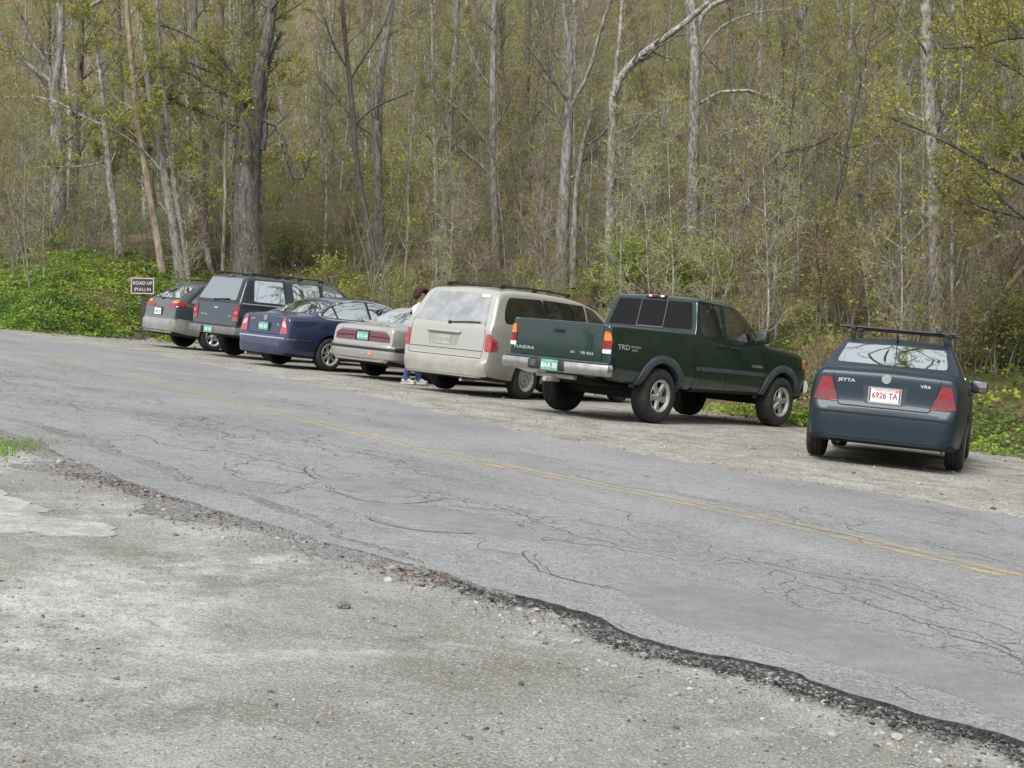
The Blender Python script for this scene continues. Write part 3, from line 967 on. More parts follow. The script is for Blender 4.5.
def wheel_mesh(r, w, rim_r, style, rimmat, name_parent, side):
    """tyre, rim and hub of one wheel, centre at the origin, outer face towards side (-1 = right)"""
    s = side
    hw = w / 2
    prof = [(-hw * .80, rim_r - .012), (-hw * .98, rim_r + .012), (-hw * 1.04, (rim_r + r) / 2), (-hw * .98, r - .035), (-hw * .84, r - .010),
            (-hw * .60, r), (-hw * .33, r), (-hw * .30, r - .008), (-hw * .24, r - .008), (-hw * .21, r), (hw * .21, r), (hw * .24, r - .008), (hw * .30, r - .008), (hw * .33, r), (hw * .60, r),
            (hw * .84, r - .010), (hw * .98, r - .035), (hw * 1.04, (rim_r + r) / 2), (hw * .98, rim_r + .012), (hw * .80, rim_r - .012)]
    hub = MB()
    yo = s * hw
    v, f = lathe_y([(s * hw * .1, 0.001), (s * hw * .1, rim_r - .01), (-s * hw * .8, rim_r - .01), (-s * hw * .8, .001)], 32)
    hub.add(v, f)
    wo = hub.build('wheel', M['under'], name_parent)
    ty = MB(); ty.add(*lathe_y(prof, 44)); ty.build('tyre', M['rubber'], wo, 50)
    rm = MB()
    lip = [(yo * .74, rim_r - .035), (yo * .86, rim_r - .022), (yo * .95, rim_r - .004), (yo * 1.0, rim_r + .006), (yo * .92, rim_r + .014), (yo * .2, rim_r - .012)]
    rm.add(*lathe_y(lip, 44))
    if style == 'steel':
        rm.add(*lathe_y([(yo * .74, rim_r - .033), (yo * .55, rim_r - .055), (yo * .50, rim_r * .62), (yo * .78, rim_r * .50), (yo * .82, rim_r * .36), (yo * .55, rim_r * .30), (yo * .62, .045), (yo * .80, .040), (yo * .84, .001)], 44))
        for k in range(8):
            a = 2 * math.pi * k / 8
            rm.add(*lathe_y([(yo * .56, .001), (yo * .56, .018), (yo * .45, .018)], 8))
    else:
        n = int(style)
        rm.add(*lathe_y([(yo * .35, .085), (yo * .74, .078), (yo * .82, .052), (yo * .90, .045), (yo * .93, .001)], 28))
        for k in range(n):
            a = 2 * math.pi * k / n + .3
            ca, sa = math.cos(a), math.sin(a)
            wa, wb = (.050, .034) if n > 5 else (.062, .046)
            if n >= 9: wa, wb = .032, .026
            sec = []
            for t, rr, ww, yy, tk in ((0, .045, wa * .8, .86, .030), (.35, rim_r * .40, wb, .80, .030), (.75, rim_r * .75, wb * 1.05, .78, .028), (1, rim_r - .016, wa * 1.15, .80, .03)):
                for q, d in ((-1, 0), (-.55, 1), (.55, 1), (1, 0)):
                    y_ = yo * yy - s * (0 if d else tk)
                    sec.append((rr * ca - q * ww * sa, y_, rr * sa + q * ww * ca))
            F = []
            for i in range(3):
                for j in range(3):
                    F.append((i * 4 + j, i * 4 + j + 1, i * 4 + 5 + j, i * 4 + 4 + j))
            rm.add(sec, F)
        for k in range(5):
            a = 2 * math.pi * k / 5
            V, F = rbox((.056 * math.cos(a), yo * .86, .056 * math.sin(a)), (.018, .012, .018), .004, 1)
            rm.add(V, F)
    rm.build('rim', rimmat, wo, 40)
    return wo


class Car:
    def __init__(self, name, label, cat, group='vehicles parked beside the road'):
        self.root = empty(name, label, cat, group)
        self.mats = {}

    # ---- body of cross-sections along the length
    def body(self, name, S, paint, extra=None, cut=(), wheels=(), matf=None, box=None):
        top = chaikin(S['top'], S.get('it', 2))
        # even steps along the silhouette
        seg = np.hypot(np.diff(top[:, 0]), np.diff(top[:, 1])); cum = np.r_[0, np.cumsum(seg)]
        n = int(cum[-1] / S.get('step', .04))
        tt = np.linspace(0, cum[-1], n)
        X = np.interp(tt, cum, top[:, 0]); Z = np.interp(tt, cum, top[:, 1])
        for i in range(1, n):
            if X[i] < X[i - 1] + .0012: X[i] = X[i - 1] + .0012
        bot = curve(S['bot'], 1); Wf = curve(S['W'], 2); belt = curve(S['belt'], 1)
        tum = curve(S['tum'], 1) if isinstance(S['tum'], list) else (lambda x: S['tum'])
        Rf = curve(S['R'], 1) if isinstance(S['R'], list) else (lambda x: S['R'])
        cr = curve(S['crown'], 1) if isinstance(S['crown'], list) else (lambda x: S['crown'])
        zm = S.get('zm', .56); lt = S.get('low', .05); st = S.get('sh', .03)

        def half(x, z, W, zb, zs, tm):
            if z < zm: return W - lt * ((zm - z) / max(.05, zm - zb)) ** 2
            if z < zs: return W - st * ((z - zm) / max(.05, zs - zm)) ** 2
            return W - st - (z - zs) * tm
        rings = []
        for x, zt in zip(X, Z):
            zb = float(bot(x)); W = float(Wf(x)); zs = float(belt(x)); tm = float(tum(x)); c = float(cr(x))
            R = min(float(Rf(x)), .4 * (zt - zb))
            ze = zt - c                                    # height of the top edge
            z1 = ze - R
            zs_ = min(zs, z1 - .004)
            h = lambda z: half(x, z, W, zb, zs, tm)
            p = [(0, zb), (h(zb + .04) * .55, zb), (h(zb + .04) - .05, zb), (h(zb + .05), zb + .05)]
            for k in range(1, 9): z = zb + .05 + (zs_ - zb - .05) * k / 8; p.append((h(z), z))
            for k in range(1, 8): z = zs_ + (z1 - zs_) * k / 7; p.append((h(z), z))
            w0 = h(z1); w1 = h(ze); yb = max(.02, w0 - R * 1.15)
            for k in range(1, 7):
                t = k / 6
                y = w0 * (1 - t) ** 2 + w1 * 2 * t * (1 - t) + yb * t * t
                z = z1 * (1 - t) ** 2 + ze * 2 * t * (1 - t) + (ze + c * (1 - (yb / w0) ** 2) * .6) * t * t
                p.append((y, z))
            for k in range(1, 6):
                y = yb * (1 - k / 5)
                p.append((y, ze + c * (1 - (y / w0) ** 2) * (.6 + .4 * k / 5)))
            rings.append((x, p))
        m = len(rings[0][1]); full = 2 * m - 2
        V, F, MI = [], [], []
        for x, p in rings:
            V += [(x, y, z) for y, z in p] + [(x, -y, z) for y, z in p[-2:0:-1]]
        for i in range(len(rings) - 1):
            for k in range(full):
                k2 = (k + 1) % full
                F.append((i * full + k, (i + 1) * full + k, (i + 1) * full + k2, i * full + k2))
        for base, rev in ((0, False), ((len(rings) - 1) * full, True)):
            # end caps as ladders between the two sides
            for k in range(m - 1):
                a, b = base + k, base + k + 1
                c_, d = base + (full - k) % full, base + (full - k - 1) % full
                f = [a, b, d, c_]
                f = [q for i, q in enumerate(f) if q not in f[:i]]
                F.append(tuple(f[::-1]) if rev else tuple(f))
        V = [Vector(v) for v in V]
        self.bvh = BVHTree.FromPolygons(V, F)
        me = bpy.data.meshes.new(name); me.from_pydata([tuple(v) for v in V], [], F); me.validate()
        bm = bmesh.new(); bm.from_mesh(me); bmesh.ops.recalc_face_normals(bm, faces=bm.faces); bm.to_mesh(me); bm.free()
        mats = [paint, M['under']] + (extra or [])
        for q in mats: me.materials.append(q)
        for pl in me.polygons:
            c = pl.center; nn = pl.normal
            if nn.z < -.6 and c.z < .5: pl.material_index = 1
            elif matf: pl.material_index = matf(c, nn)
        o = link(name, me)
        # wheel openings
        cb = MB()
        for (wx, wz, ra) in wheels:
            for s in (-1, 1):
                yi, yo = S.get('well', .50), 1.25
                n = 48
                vs = [(wx + ra * math.cos(2 * math.pi * k / n), s * yy, wz + ra * math.sin(2 * math.pi * k / n)) for yy in (yi, yo) for k in range(n)]
                fs = [tuple(range(n)), tuple(range(2 * n - 1, n - 1, -1))] + [(k, n + k, n + (k + 1) % n, (k + 1) % n) for k in range(n)]
                cb.add(vs, fs, 1)
        if box:
            cb.add(*rbox(box[0], box[1], 0), 1)
        if cb.n:
            cme = bpy.data.meshes.new('cutter'); cme.from_pydata(cb.v, [], cb.f)
            bm = bmesh.new(); bm.from_mesh(cme); bmesh.ops.recalc_face_normals(bm, faces=bm.faces); bm.to_mesh(cme); bm.free()
            for q in mats: cme.materials.append(q)
            cme.polygons.foreach_set('material_index', [1] * len(cme.polygons))
            co = link('cutter', cme)
            md = o.modifiers.new('openings', 'BOOLEAN'); md.operation = 'DIFFERENCE'; md.object = co; md.solver = 'EXACT'; md.material_mode = 'INDEX'
            dg = bpy.context.evaluated_depsgraph_get()
            new = bpy.data.meshes.new_from_object(o.evaluated_get(dg))
            o.modifiers.clear(); o.data = new; new.name = name
            bpy.data.objects.remove(co); bpy.data.meshes.remove(cme)
        finish(o.data, 38)
        o.parent = self.root
        self.bodyob = o
        return o

    def pan(self, name, poly, view, m, off=.004, step=.06, th=.012, bulge=0, parent=None):
        if view == 'S':
            a = self.pan(name, poly, 'R', m, off, step, th, bulge, parent)
            self.pan(name, poly, 'L', m, off, step, th, bulge, parent)
            return a
        V, F = panel(self.bvh, poly, view, off, step, th, bulge)
        b = MB(); b.add(V, F)
        return b.build(name, m, parent or self.root, 40)

    def multi(self, name, items, mats, parent=None, smooth=40):
        """several outlines as one part: items = (kind, args..., material index)"""
        b = MB()
        for it in items:
            if it[0] == 'pan':
                _, poly, view, off, mi = it
                b.add(*panel(self.bvh, poly, view, off, .024), mi)
            elif it[0] == 'txt':
                _, s, u, v, h, view, off, sx, mi = it
                b.add(*text_on(self.bvh, s, u, v, h, view, off, sx, .02), mi)
            elif it[0] == 'raw':
                b.add(it[1], it[2], it[3])
        return b.build(name, mats, parent or self.root, smooth)

    def seams(self, lines, w=.011, view='S'):
        for ln in lines:
            for vw in (('R', 'L') if view == 'S' else (view,)):
                b = MB(); b.add(*panel(self.bvh, band(ln, w), vw, .0025, .08, .006))
                b.build('panel_gap', M['seam'], self.root, 0)

    def wheels(self, wb, track, r, w, rim_r, style, rimmat, z=None):
        pr = {}
        for s in (-1, 1):
            pr[s] = wheel_mesh(r, w, rim_r, style, rimmat, self.root, s)
        for x in (0, wb):
            for s in (-1, 1):
                o = pr[s] if x == 0 else copy_tree(pr[s], self.root)
                o.location = (x, s * track / 2, r); o.rotation_euler = (0, random.uniform(0, 6), 0)

    def mirror(self, x, y, z, m, size=(.10, .20, .14)):
        for s in (-1, 1):
            b = MB()
            b.add(*rbox((x, s * (y + size[1] / 2), z), size, .035, 3), 0)
            b.add(*rbox((x + .01, s * (y - .02), z - size[2] * .25), (.06, .10, .05), .015, 2), 0)
            b.add(*rbox((x - size[0] / 2 - .001, s * (y + size[1] / 2), z), (.008, size[1] * .84, size[2] * .8), .02, 2), 1)
            b.build('side_mirror', [m, M['glass']], self.root, 50)

    def handles(self, pts, m, L=.17):
        for x, z in pts:
            for s, vw in ((-1, 'R'), (1, 'L')):
                p, d = project(self.bvh, vw, x, z, .012)
                b = MB(); b.add(*rbox(p, (L, .03, .035), .012, 2)); b.build('door_handle', m, self.root, 50)

    def wiper(self, a, b_, off=.02):
        A, _ = project(self.bvh, 'B', a[0], a[1], off); B, _ = project(self.bvh, 'B', b_[0], b_[1], off + .005)
        q = MB(); q.add(*tube([A, (A + B) / 2 - Vector((.012, 0, -.01)), B], .010, 6)); q.add(*rbox(A + Vector((.01, 0, 0)), (.05, .06, .05), .012))
        q.build('rear_wiper', M['black'], self.root)

    def put(self, x, y, deg, pitch=0, roll=0, dz=0):
        a = rad(deg)
        self.root.matrix_world = Matrix.Translation((x, y, dz)) @ Matrix.Rotation(a, 4, 'Z') @ Matrix.Rotation(rad(pitch), 4, 'Y') @ Matrix.Rotation(rad(roll), 4, 'X')


def plate(car, u, v, mats, txt, w=.305, h=.155, view='B', off=.012, sub=None, recess=True, lift=.0, sticker=False):
    """licence plate standing upright on the rear face"""
    p, d = project(car.bvh, view, u, v, off)
    x = p.x - lift
    b = MB()
    b.add(*rbox((x, u, v), (.006, w, h), .002, 1), 0)
    V, F = text_shape(txt, h * .42, .018)
    sx = min(1.0, (w * .90) / max(1e-3, max(a for a, _ in V) - min(a for a, _ in V)))
    b.add([(x - .0045, u - a * sx, v - h * .22 + c) for a, c in V], F, 1)
    if sub:
        V, F = text_shape(sub, h * .13)
        b.add([(x - .0045, u - a, v + h * .30 + c) for a, c in V], F, 1)
    mm = list(mats)
    if sticker:
        b.add(*rbox((x - .004, u - w * .42, v + h * .36), (.004, .035, .028), .001, 1), 2); mm.append(M['sticker_orange'])
    return b.build('license_plate', mm, car.root, 40)


def emblem_ring(car, u, v, r, m):
    p, d = project(car.bvh, 'B', u, v, .006)
    b = MB()
    b.add(*lathe_x(r, p))
    # two chevrons inside the ring, joined by the ring: the maker's round mark
    for pts in (((-.55, .78), (-.22, .02), (0, .45), (.22, .02), (.55, .78)), ((-.86, .30), (-.42, -.72), (0, .02), (.42, -.72), (.86, .30))):
        P = [(p.x - .006, u - a * r * .95, v + c * r * .95) for a, c in pts]
        b.add(*tube(P, r * .085, 6))
    b.build('emblem', m, car.root, 50)


def lathe_x(r, p):
    """a ring facing backwards"""
    vs, fs = [], []
    n = 28
    prof = [(0, r), (-.008, r * .97), (-.008, r * .86), (0, r * .83)]
    for i in range(n):
        a = 2 * math.pi * i / n
        for x, q in prof: vs.append((p.x + x, p.y + q * math.cos(a), p.z + q * math.sin(a)))
    for i in range(n):
        j = (i + 1) % n
        for k in range(3): fs.append((i * 4 + k, i * 4 + k + 1, j * 4 + k + 1, j * 4 + k))
    # back disc
    b = len(vs); vs.append((p.x - .001, p.y, p.z))
    for i in range(n): fs.append((b, i * 4 + 3, ((i + 1) % n) * 4 + 3))
    return vs, fs


def mirror_y(poly):
    return [(-u, v) for u, v in poly]


# ------------------------------------------------------------------ 1 dark sedan with the roof rack, nearest
def build_rack_sedan():
    paint = mat('slate_blue_paint', (.0035, .017, .028), .42, .10, coat=.10, dust=.08, spec=.35)
    c = Car('parked_sedan', 'dark slate sedan with an empty black roof rack, right end of the row', 'car')
    S = dict(top=[(-.935, .50), (-.932, .575), (-.918, .62), (-.892, .665), (-.868, .715), (-.842, .97), (-.825, 1.042), (-.75, 1.074), (-.40, 1.092), (-.30, 1.12), (.12, 1.335), (.28, 1.40), (.62, 1.44), (.95, 1.448), (1.3, 1.42), (1.55, 1.35), (2.2, 1.02), (2.5, .97), (3.1, .86), (3.33, .75), (3.42, .60), (3.45, .42)],
             bot=[(-.94, .27), (-.5, .21), (.3, .20), (2.3, .20), (3.0, .22), (3.45, .25)],
             W=[(-.935, .66), (-.92, .72), (-.87, .78), (-.75, .815), (-.4, .86), (0, .878), (1.5, .88), (2.5, .875), (3.0, .82), (3.3, .70), (3.45, .55)],
             belt=[(-.94, .93), (.5, .95), (2.2, .93), (3.45, .85)], tum=.50, R=[(-.94, .04), (-.8, .08), (-.3, .10), (1.5, .10), (2.4, .08), (3.45, .10)], crown=[(-.94, .015), (.5, .04), (3.45, .04)],
             low=.05, sh=.035)
    c.body('body', S, paint, wheels=[(0, .31, .365), (2.513, .31, .365)])
    c.wheels(2.513, 1.545, .312, .20, .20, '7', M['steel'])
    # windows
    c.pan('rear_window', rpoly([(.615, 1.118), (-.615, 1.118), (-.54, 1.397), (.54, 1.397)], .05), 'B', M['glass_pale'], .003)
    c.pan('window_surround', rpoly([(-.18, 1.02), (.34, 1.36), (.95, 1.39), (1.45, 1.335), (2.0, 1.03), (1.9, .985), (.0, .985)], .05), 'S', M['black'], .002)
    c.pan('side_window', rpoly([(.22, 1.015), (.42, 1.335), (.90, 1.36), (.93, 1.01)], .03), 'S', M['glass'], .005)
    c.pan('side_window', rpoly([(1.0, 1.01), (.97, 1.36), (1.40, 1.315), (1.86, 1.03)], .03), 'S', M['glass'], .005)
    c.pan('windscreen', rpoly([(.60, 1.06), (-.60, 1.06), (-.52, 1.36), (.52, 1.36)], .05), 'F', M['glass'], .004)
    # rear: bumper, lamps, boot lid
    c.pan('rear_bumper', rpoly([(.60, .625), (-.60, .625), (-.60, .30), (.60, .30)], .02), 'B', paint, .006)
    c.pan('bumper_strip', [(.70, .575), (-.70, .575), (-.70, .555), (.70, .555)], 'B', M['seam'], .009, .1)
    L = rpoly([(.595, .945), (.70, .935), (.76, .685), (.495, .675)], .02)
    for sg in (1, -1):
        P = L if sg == 1 else mirror_y(L)
        Q = rpoly([(sg * .725, .80), (sg * .752, .70), (sg * .50, .69), (sg * .53, .80)], .015)
        c.multi('tail_light', [('pan', P, 'B', .010, 0), ('pan', Q, 'B', .013, 1)], [M['red'], mat('red_lens_low', (.14, .006, .012), .15, coat=1, var=.3, scale=20)])
    c.seams([[(.575, .99), (.565, .93), (.49, .66), (.47, .645), (-.47, .645), (-.49, .66), (-.565, .93), (-.575, .99)]], .012, 'B')
    c.pan('plate_recess', rpoly([(.245, .885), (-.245, .885), (-.215, .685), (.215, .685)], .03), 'B', mat('recess_dark', (.016, .022, .028), .5), .003)
    b = MB()
    p, _ = project(c.bvh, 'B', 0, .78, .012)
    for (u, v, w, h) in ((0, .702, .36, .022), (0, .862, .34, .012), (.172, .78, .016, .17), (-.172, .78, .016, .17)):
        b.add(*rbox((p.x - .004, u, v), (.016, w, h), .004, 1))
    b.build('plate_frame', M['badge'], c.root)
    plate(c, 0, .785, [M['plate_white'], M['ink_red']], '6926 TA', .305, .150, off=.016, sub='MASSACHUSETTS', sticker=True)
    emblem_ring(c, 0, .965, .052, M['badge'])
    c.multi('badge', [('txt', 'JETTA', .425, .905, .032, 'B', .004, 1.5, 0)], [M['badge']])
    c.multi('badge', [('txt', 'VR6', -.42, .905, .032, 'B', .004, 1.4, 0)], [M['badge']])
    # side details
    c.seams([[(.93, 1.0), (.96, .60), (.97, .26)], [(2.02, .98), (2.05, .60), (2.02, .26)], [(.20, 1.0), (.30, .80), (.36, .55)]], .010)
    c.pan('side_strip', rpoly([(.42, .60), (2.05, .60), (2.05, .545), (.42, .545)], .01), 'S', M['black'], .010)
    c.handles([(.45, .87), (1.30, .87)], paint)
    c.mirror(1.72, .84, .955, mat('mirror_teal', (.012, .05, .065), .25, .3, coat=1), (.11, .20, .16))
    # roof rack: a thing that is clamped to the roof
    for x in (.55, 1.45):
        b = MB()
        b.add(*tube([(x, -.66, 1.545), (x, .69, 1.545)], .014, 8))
        b.add(*tube([(x + .05, -.62, 1.535), (x + .05, .66, 1.535)], .009, 6))
        for s in (-1, 1):
            b.add(*rbox((x, s * .535, 1.475), (.07, .05, .13), .012, 2), 0)
            b.add(*rbox((x, s * .54, 1.53), (.10, .07, .05), .012, 2), 0)
        if x < 1: b.add(*rbox((x + .02, -.44, 1.56), (.10, .06, .05), .010, 2), 0)
        b.build('roof_bar', M['black'], c.root)
    b = MB(); b.add(*tube([(.30, 0, 1.40), (.22, 0, 1.445), (.02, .0, 1.58)], [.012, .006, .003], 6)); b.build('antenna', M['black'], c.root)
    b = MB(); b.add(*tube([(-.62, .45, .24), (-.90, .45, .235)], .022, 10)); b.build('exhaust_pipe', M['under'], c.root)
    # things seen on the parcel shelf through the glass
    c.pan('mud_guard', rpoly([(.33, .36), (.40, .36), (.42, .17), (.36, .17)], .01), 'S', M['black'], .002)
    c.put(4.348, 17.257, 71.9)
    return c


# ------------------------------------------------------------------ 2 green pickup
def build_pickup():
    paint = mat('dark_green_paint', (.0035, .024, .020), .22, .2, coat=.8, dust=.06)
    flare = mat('flare_grey_plastic', (.050, .062, .072), .55, var=.2, scale=8)
    c = Car('pickup_truck', 'dark green extended cab pickup with chrome rear bumper and grey wheel arch flares', 'pickup')
    bed = dict(top=[(-1.20, 1.26), (-1.195, 1.315), (-1.16, 1.325), (.78, 1.325), (.80, 1.32)], it=1, bot=[(-1.2, .62), (-.7, .52), (.8, .50)],
               W=[(-1.2, .89), (-1.17, .925), (-1.05, .945), (.8, .945)], belt=[(-1.2, 1.15), (.8, 1.15)], tum=.12, R=.035, crown=.004, low=.07, sh=.025, zm=.72, well=.55)
    b0 = c.body('truck_bed', bed, paint, wheels=[(0, .39, .47)], box=((-.19, 0, 1.27), (1.90, 1.54, .80)))
    bedv = c.bvh
    c.pan('wheel_arch_flare', flare_poly(0, .39, .465, .575, -.2, math.pi + .12), 'S', flare, .022, .07, .05, .012)
    # tailgate
    tg = rpoly([(.775, 1.31), (-.775, 1.31), (-.775, .80), (.775, .80)], .03)
    t = c.pan('tailgate', tg, 'B', paint, .010, .08, .012, .004)
    bb = MB(); bb.add(*panel(bedv, rpoly([(.12, 1.205), (-.12, 1.205), (-.10, 1.145), (.10, 1.145)], .02), 'B', .014)); bb.build('tailgate_handle', M['black'], t)
    c.multi('badge', [('txt', 'TUNDRA', .63, .885, .042, 'B', .018, 1.6, 0)], [M['badge']])
    c.multi('badge', [('txt', 'V8 4X4', -.52, .885, .040, 'B', .018, 1.3, 0)], [M['badge']])
    c.multi('badge', [('txt', 'SR5', -.27, .890, .030, 'B', .018, 1.2, 0)], [M['badge']])
    c.multi('decal', [('txt', 'TRD', -.93, 1.0, .068, 'R', .004, 1.4, 0), ('txt', 'OFF ROAD', -.66, 1.03, .030, 'R', .004, 1.1, 0), ('txt', 'SPORT', -.68, .985, .026, 'R', .004, 1.2, 0)], [M['badge_pale']])
    c.multi('decal', [('txt', 'TRD', -.80, .995, .085, 'L', .004, 1.25, 0), ('txt', 'OFF ROAD', -1.02, 1.03, .030, 'L', .004, 1.0, 0)], [M['badge_pale']])
    for sg in (1, -1):
        a0, a1 = (.785, .905)
        f = lambda z0, z1: [(sg * a0, z0), (sg * a1, z0), (sg * a1, z1), (sg * a0, z1)]
        up = rpoly([(sg * a0, 1.10), (sg * a1, 1.10), (sg * (a1 - .03), 1.22), (sg * (a0 + .02), 1.23)], .03)
        c.multi('tail_light', [('pan', f(.925, .985), 'B', .016, 2), ('pan', f(.985, 1.10), 'B', .020, 0), ('pan', up, 'B', .018, 1)], [M['red'], M['amber'], M['clear']])
    # rear bumper with the plate well
    bm = MB()
    path = [(-1.20, .965, .60), (-1.27, .945, .60), (-1.30, .84, .60), (-1.335, .40, .60), (-1.345, .0, .60), (-1.335, -.40, .60), (-1.30, -.84, .60), (-1.27, -.945, .60), (-1.20, -.965, .60)]
    prof = [(-.05, .0), (-.002, .015), (.018, .06), (.020, .135), (.0, .17), (-.05, .175)]
    bm.add(*sweep([(x, y, z) for x, y, z in path], [(-a, b) for a, b in prof]))
    bo = bm.build('rear_bumper', M['dull_chrome'], c.root, 40)
    s = MB()
    s.add(*sweep([(x, y, .778) for x, y, z in path[1:-1]], [(.01, 0), (-.016, 0), (-.012, .018), (.01, .02), (.10, .02), (.10, 0)]))
    s.build('step_pad', M['grey_trim'], bo, 40)
    r_ = MB(); r_.add(*rbox((-1.345, .075, .692), (.05, .66, .14), .03, 3), 0); r_.add(*rbox((-1.372, .30, .70), (.012, .11, .09), .01, 2), 1)
    r_.build('plate_well', [M['black'], M['grey_trim']], bo, 40)
    pb = MB(); pb.add(*rbox((-1.374, .0, .695), (.006, .305, .15), .002, 1), 0)
    V, F = text_shape('BAA 30', .066, .02)
    pb.add([(-1.379, -a * .95, .66 + q) for a, q in V], F, 1)
    V, F = text_shape('VERMONT', .020); pb.add([(-1.379, -a, .742 + q) for a, q in V], F, 1)
    pb.build('license_plate', [M['plate_green'], M['ink_white']], c.root)
    h = MB(); h.add(*rbox((-1.30, 0, .50), (.30, .07, .07), .01, 2)); h.add(*rbox((-1.20, 0, .55), (.08, .70, .06), .01, 1)); h.build('tow_hitch', M['steel'], c.root)
    # cab, doors, bonnet
    cab = dict(top=[(.835, 1.10), (.838, 1.33), (.86, 1.36), (.885, 1.42), (.965, 1.79), (.99, 1.84), (1.06, 1.862), (1.3, 1.875), (1.75, 1.865), (2.0, 1.83), (2.18, 1.745), (2.78, 1.30), (2.95, 1.275), (3.5, 1.24), (3.95, 1.195), (4.10, 1.14), (4.165, .98), (4.18, .85), (4.20, .72), (4.205, .55)],
               bot=[(.83, .47), (3.0, .47), (4.2, .45)], W=[(.83, .925), (2.9, .93), (3.6, .925), (3.98, .90), (4.14, .83), (4.205, .68)], belt=[(.83, 1.28), (2.8, 1.25), (4.2, 1.05)], tum=[(.8, .24), (2.8, .24), (4.2, .4)],
               R=[(.83, .02), (1.0, .05), (1.4, .08), (2.3, .08), (2.9, .08), (4.2, .10)], crown=[(.83, .005), (1.5, .045), (4.2, .03)], low=.06, sh=.05, zm=.75)
    c.body('cab', cab, paint, wheels=[(3.26, .39, .47)])
    c.pan('wheel_arch_flare', flare_poly(3.26, .39, .465, .575, -.25, math.pi + .25), 'S', flare, .022, .07, .05, .012)
    c.pan('window_surround', rpoly([(.79, 1.355), (-.79, 1.355), (-.665, 1.79), (.665, 1.79)], .06), 'B', M['black'], .003)
    for a, b_ in ((.77, .25), (.235, -.235), (-.25, -.77)):
        k = lambda u: u * (.87 if abs(u) > .5 else .97)
        c.pan('rear_window', rpoly([(a, 1.375), (b_, 1.375), (k(b_), 1.775), (k(a), 1.775)], .03), 'B', M['glass_black'], .007)
    f = MB()
    for u in (.243, -.243): f.add(*panel(c.bvh, [(u + .006, 1.38), (u - .006, 1.38), (u * .97 - .006, 1.775), (u * .97 + .006, 1.775)], 'B', .010))
    f.add(*panel(c.bvh, [(.24, 1.365), (-.24, 1.365), (-.24, 1.382), (.24, 1.382)], 'B', .010))
    f.build('slider_frame', M['steel_dark'], c.root)
    b = MB(); b.add(*rbox((1.0, 0, 1.838), (.09, .36, .045), .012, 2), 0); b.add(*rbox((.95, .09, 1.838), (.012, .06, .034), .004, 1), 1); b.add(*rbox((.95, -.13, 1.838), (.012, .07, .034), .004, 1), 1)
    b.build('brake_light', [M['dark_red'], M['clear']], c.root)
    c.pan('side_window', rpoly([(.99, 1.30), (1.05, 1.75), (1.53, 1.765), (1.56, 1.29)], .04), 'S', M['glass'], .004)
    c.pan('side_window', rpoly([(1.68, 1.285), (1.655, 1.765), (2.05, 1.745), (2.16, 1.705), (2.58, 1.27)], .04), 'S', M['glass'], .004)
    c.pan('windscreen', rpoly([(.72, 1.32), (-.72, 1.32), (-.63, 1.74), (.63, 1.74)], .05), 'F', M['glass'], .004)
    c.seams([[(.985, 1.29), (.975, .9), (.99, .50)], [(1.62, 1.80), (1.625, 1.28), (1.66, .9), (1.67, .50)], [(2.66, 1.25), (2.72, .9), (2.66, .55)], [(1.03, 1.28), (2.62, 1.25)]], .012)
    c.pan('side_strip', rpoly([(.86, .845), (.955, .845), (.955, .785), (.86, .785)], .01), 'S', flare, .014)
    c.pan('side_strip', rpoly([(1.0, .845), (1.655, .84), (1.655, .78), (1.0, .785)], .01), 'S', flare, .014)
    c.pan('side_strip', rpoly([(1.68, .84), (2.70, .825), (2.70, .765), (1.68, .78)], .01), 'S', flare, .014)
    c.multi('badge', [('txt', 'TUNDRA', 2.50, .895, .042, 'R', .004, 1.35, 0)], [M['badge']])
    c.handles([(1.50, 1.17), (1.83, 1.16)], M['black'])
    c.mirror(2.42, .93, 1.37, M['black'], (.12, .19, .20))
    c.wheels(3.26, 1.64, .39, .26, .225, '5', M['alloy'])
    b = MB(); b.add(*rbox((1.6, 0, .52), (4.6, .9, .12), .02, 1)); b.add(*rbox((0, 0, .39), (.16, 1.4, .16), .06, 2)); b.add(*rbox((3.26, 0, .39), (.16, 1.4, .16), .06, 2)); b.add(*tube([(-1.0, -.45, .50), (.2, -.45, .48), (1.2, -.35, .45)], .035, 8))
    b.build('chassis', M['under'], c.root)
    b = MB()
    b.add(*sweep([(4.0, -.93, .55), (4.18, -.84, .55), (4.28, -.5, .55), (4.30, 0, .55), (4.28, .5, .55), (4.18, .84, .55), (4.0, .93, .55)], [(.04, 0), (-.02, .02), (-.03, .12), (.0, .2), (.04, .2)]))
    b.build('front_bumper', M['dull_chrome'], c.root)
    for sg in (1, -1):
        c.pan('headlight', rpoly([(sg * .55, .92), (sg * .86, .94), (sg * .84, 1.08), (sg * .55, 1.08)], .03), 'F', M['clear'], .006)
    c.pan('turn_signal', rpoly([(3.93, .93), (4.10, .93), (4.08, 1.03), (3.93, 1.06)], .02), 'S', M['amber'], .006)
    a = rad(48.7); dy = .03
    c.put(1.416 - math.sin(a) * dy, 21.817 + math.cos(a) * dy, 48.7)
    return c


def flare_poly(x, z, r0, r1, a0, a1, n=30):
    o = []; i_ = []
    for k in range(n + 1):
        a = a0 + (a1 - a0) * k / n
        # squarer, wider arch towards the bottom as on the vehicle
        rr = r1 + .03 * abs(math.cos(a)) ** 3
        o.append((x + rr * math.cos(a), z + rr * math.sin(a))); i_.append((x + r0 * math.cos(a), z + r0 * math.sin(a)))
    return o + i_[::-1]


